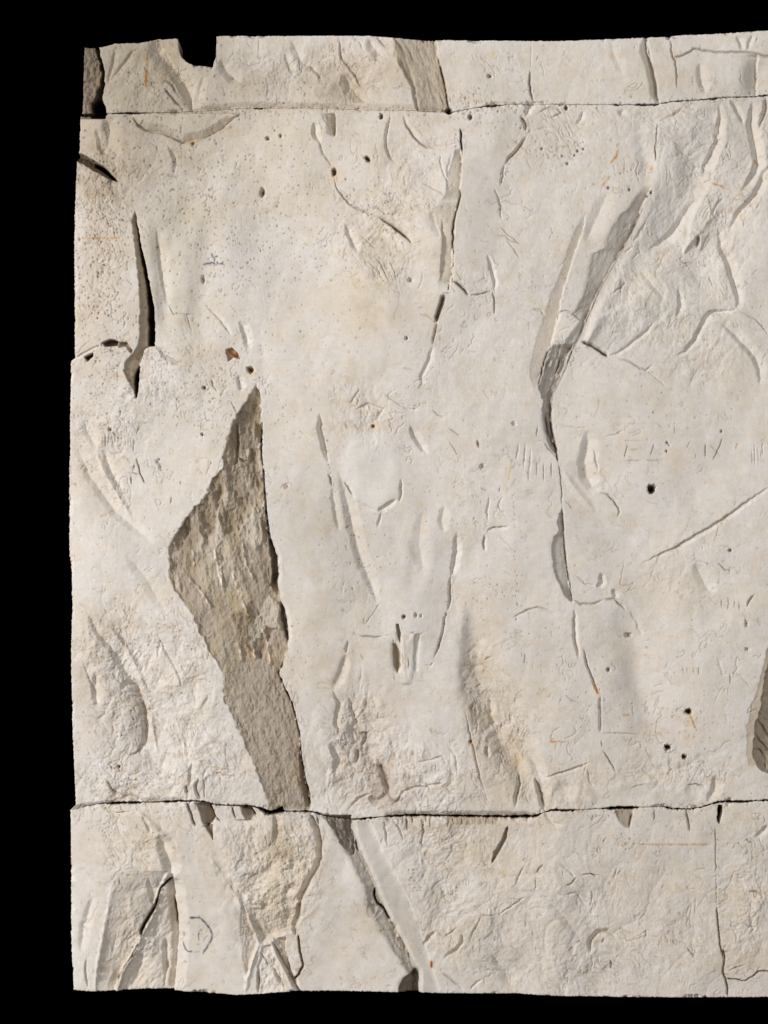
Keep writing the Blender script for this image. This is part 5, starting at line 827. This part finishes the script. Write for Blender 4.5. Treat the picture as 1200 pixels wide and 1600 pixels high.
def slab(top, bot, left, label, x1=1206.0):
    """one course of the cast: relief front, cut edges, flat back, hollows and marks as its parts"""
    def ef(f, x): return f(x)
    y_a = 40 if left is LEF1 else (150 if left is LEF2 else 1240)
    xs = np.arange(0, int((x1 - 105) / STEP) + 1) * STEP + 105.0
    ny = {id(LEF1): 122, id(LEF2): 1098, id(LEF3): 288}[id(left)]
    ny = int(ny / STEP)
    # first map: regular, then pull columns to left edge
    tv = np.linspace(0, 1, ny)
    X = np.repeat(xs[None, :], ny, 0)
    for _ in range(2):
        yt = top(X); yb = bot(X); Y = yt + (yb - yt) * tv[:, None]
        lx = curve(left, Y[:, 0], .35, 77)[:, None]
        f = np.clip((xs[None, :] - 105) / 60, 0, 1)
        X = lx + (xs[None, :] - 105) * (1 - 0) * 1.0
        X = np.where(f < 1, lx + f * (165 - lx), xs[None, :])
    yt = top(X); yb = bot(X); Y = yt + (yb - yt) * tv[:, None]
    hh = bil(HT, X, Y); cc = bil(ALB, X, Y)
    # rounded, chipped arrises at the cut edges
    e = np.minimum(np.minimum(Y - yt, yb - Y), X - lx)
    chipn = 1.1 + 1.0 * fbm(X.astype(np.float32), Y.astype(np.float32), 9, 9, 611, 3)
    cw = 1.0 + 5.0 * np.clip(fbm(X.astype(np.float32), Y.astype(np.float32), 26, 26, 617, 4, .6) - .15, 0, 1)
    hh = hh - np.clip(cw - e, 0, 6) * np.clip(chipn, .2, 2.0) * .8
    ny_, nx_ = X.shape
    Xp = np.pad(X, 1, mode='edge'); Yp = np.pad(Y, 1, mode='edge')
    Hp = np.pad(hh, 1, constant_values=BACK); Cp = np.pad(cc, ((1, 1), (1, 1), (0, 0)), mode='edge')
    V = np.stack([(Xp - 600) * S, -Hp * S, (800 - Yp) * S], -1)
    R, Q = V.shape[:2]
    idx = np.arange(R * Q).reshape(R, Q)
    F = np.stack([idx[:-1, :-1], idx[1:, :-1], idx[1:, 1:], idx[:-1, 1:]], -1).reshape(-1, 4)
    rg = REGION[np.clip(Y[:-1, :-1] + .5, 0, H - 1).astype(int), np.clip(X[:-1, :-1] + .5, 0, W - 1).astype(int)]
    full = np.zeros((R - 1, Q - 1), int); full[1:-1, 1:-1] = rg
    sm = np.zeros((R - 1, Q - 1), bool); sm[1:-1, 1:-1] = True
    full = full.ravel(); sm = sm.ravel()
    # flat back, strip by strip
    j0 = 1 + int(np.argmax(Yp[1:-1, 0] > (108 if left is LEF1 else 0)))
    rows = np.r_[np.arange(j0, R - 2, 6), R - 2]
    bk = np.stack([idx[rows[:-1], 0], idx[rows[:-1], -1], idx[rows[1:], -1], idx[rows[1:], 0]], -1)
    ids = [0, *range(0)]
    # origin at base
    by = (800 - Y.max()) * S; cx = float((X.min() + X.max()) / 2 - 600) * S
    root = bpy.data.objects.new('plaster_cast', None); C.collection.objects.link(root); root.location = (cx, 0, by)
    root['label'] = label; root['category'] = 'plaster cast'; root['group'] = 'courses of the plaster rock cast'
    V2 = V.reshape(-1, 3) - np.array([cx, 0, by]); C2 = Cp.reshape(-1, 3).astype(np.float32)
    for k in np.unique(full):
        s = full == k
        if k and s.sum() < 12:
            full[s] = 0
    for k in np.unique(full):
        s = full == k; Fk = F[s]; sk = sm[s]
        if k == 0:
            Fk = np.concatenate([Fk, bk]); sk = np.concatenate([sk, np.zeros(len(bk), bool)])
            link_mesh('plaster_skin', V2, Fk, C2, sk, M_PL, root)
            continue
        nm, lb = PARTS[k]
        # separate islands of the same kind are parts of their own
        for grp in islands(Fk):
            if len(grp) < 10:
                link_mesh('chip', V2, Fk[grp], C2, sk[grp], M_PL, root) if False else LEFT.append((root, V2, Fk[grp], C2, sk[grp]))
                continue
            o = link_mesh(nm, V2, Fk[grp], C2, sk[grp], M_RK if k in ROCKY else M_PL, root)
            if lb: o['label'] = lb
    if LEFT:
        body = [c for c in root.children if c.name.startswith('plaster_skin')][0]
        Fk = np.concatenate([q[2] for q in LEFT]); sk = np.concatenate([q[4] for q in LEFT])
        s0 = full == 0
        Fa = np.concatenate([F[s0], bk, Fk]); sa = np.concatenate([sm[s0], np.zeros(len(bk), bool), sk])
        old = body.data; bpy.data.objects.remove(body); bpy.data.meshes.remove(old)
        link_mesh('plaster_skin', V2, Fa, C2, sa, M_PL, root)
        LEFT.clear()
    return root
LEFT = []
def islands(Fk):
    """connected groups of faces"""
    par = {}
    def find(a):
        while par[a] != a:
            par[a] = par[par[a]]; a = par[a]
        return a
    for f in Fk.tolist():
        for v in f: par.setdefault(v, v)
        r = find(f[0])
        for v in f[1:]:
            q = find(v)
            if q != r: par[q] = r
    roots = np.array([find(f[0]) for f in Fk.tolist()])
    return [np.nonzero(roots == r)[0] for r in np.unique(roots)]

f_top1 = lambda x: curve(TOP1, x, .3, 31)
f_bot1 = lambda x: curve(BOT1, x, .3, 41) - .35 * gap(GAP1, x)
f_top2 = lambda x: curve(BOT1, x, .3, 41) + .65 * gap(GAP1, x)
f_bot2 = lambda x: curve(BOT2, x, .3, 51) - .35 * gap(GAP2, x)
f_top3 = lambda x: curve(BOT2, x, .3, 51) + .65 * gap(GAP2, x)
f_bot3 = lambda x: curve(BOT3, x, .3, 61)
slab(f_top1, f_bot1, LEF1, 'narrow uppermost course of pale plaster cast with a square notch in its top edge')
slab(f_top2, f_bot2, LEF2, 'tall middle course of pale plaster cast holding the large brown rock wedge')
slab(f_top3, f_bot3, LEF3, 'lowest course of pale plaster cast with a blue ringed number and a black zigzag crack')
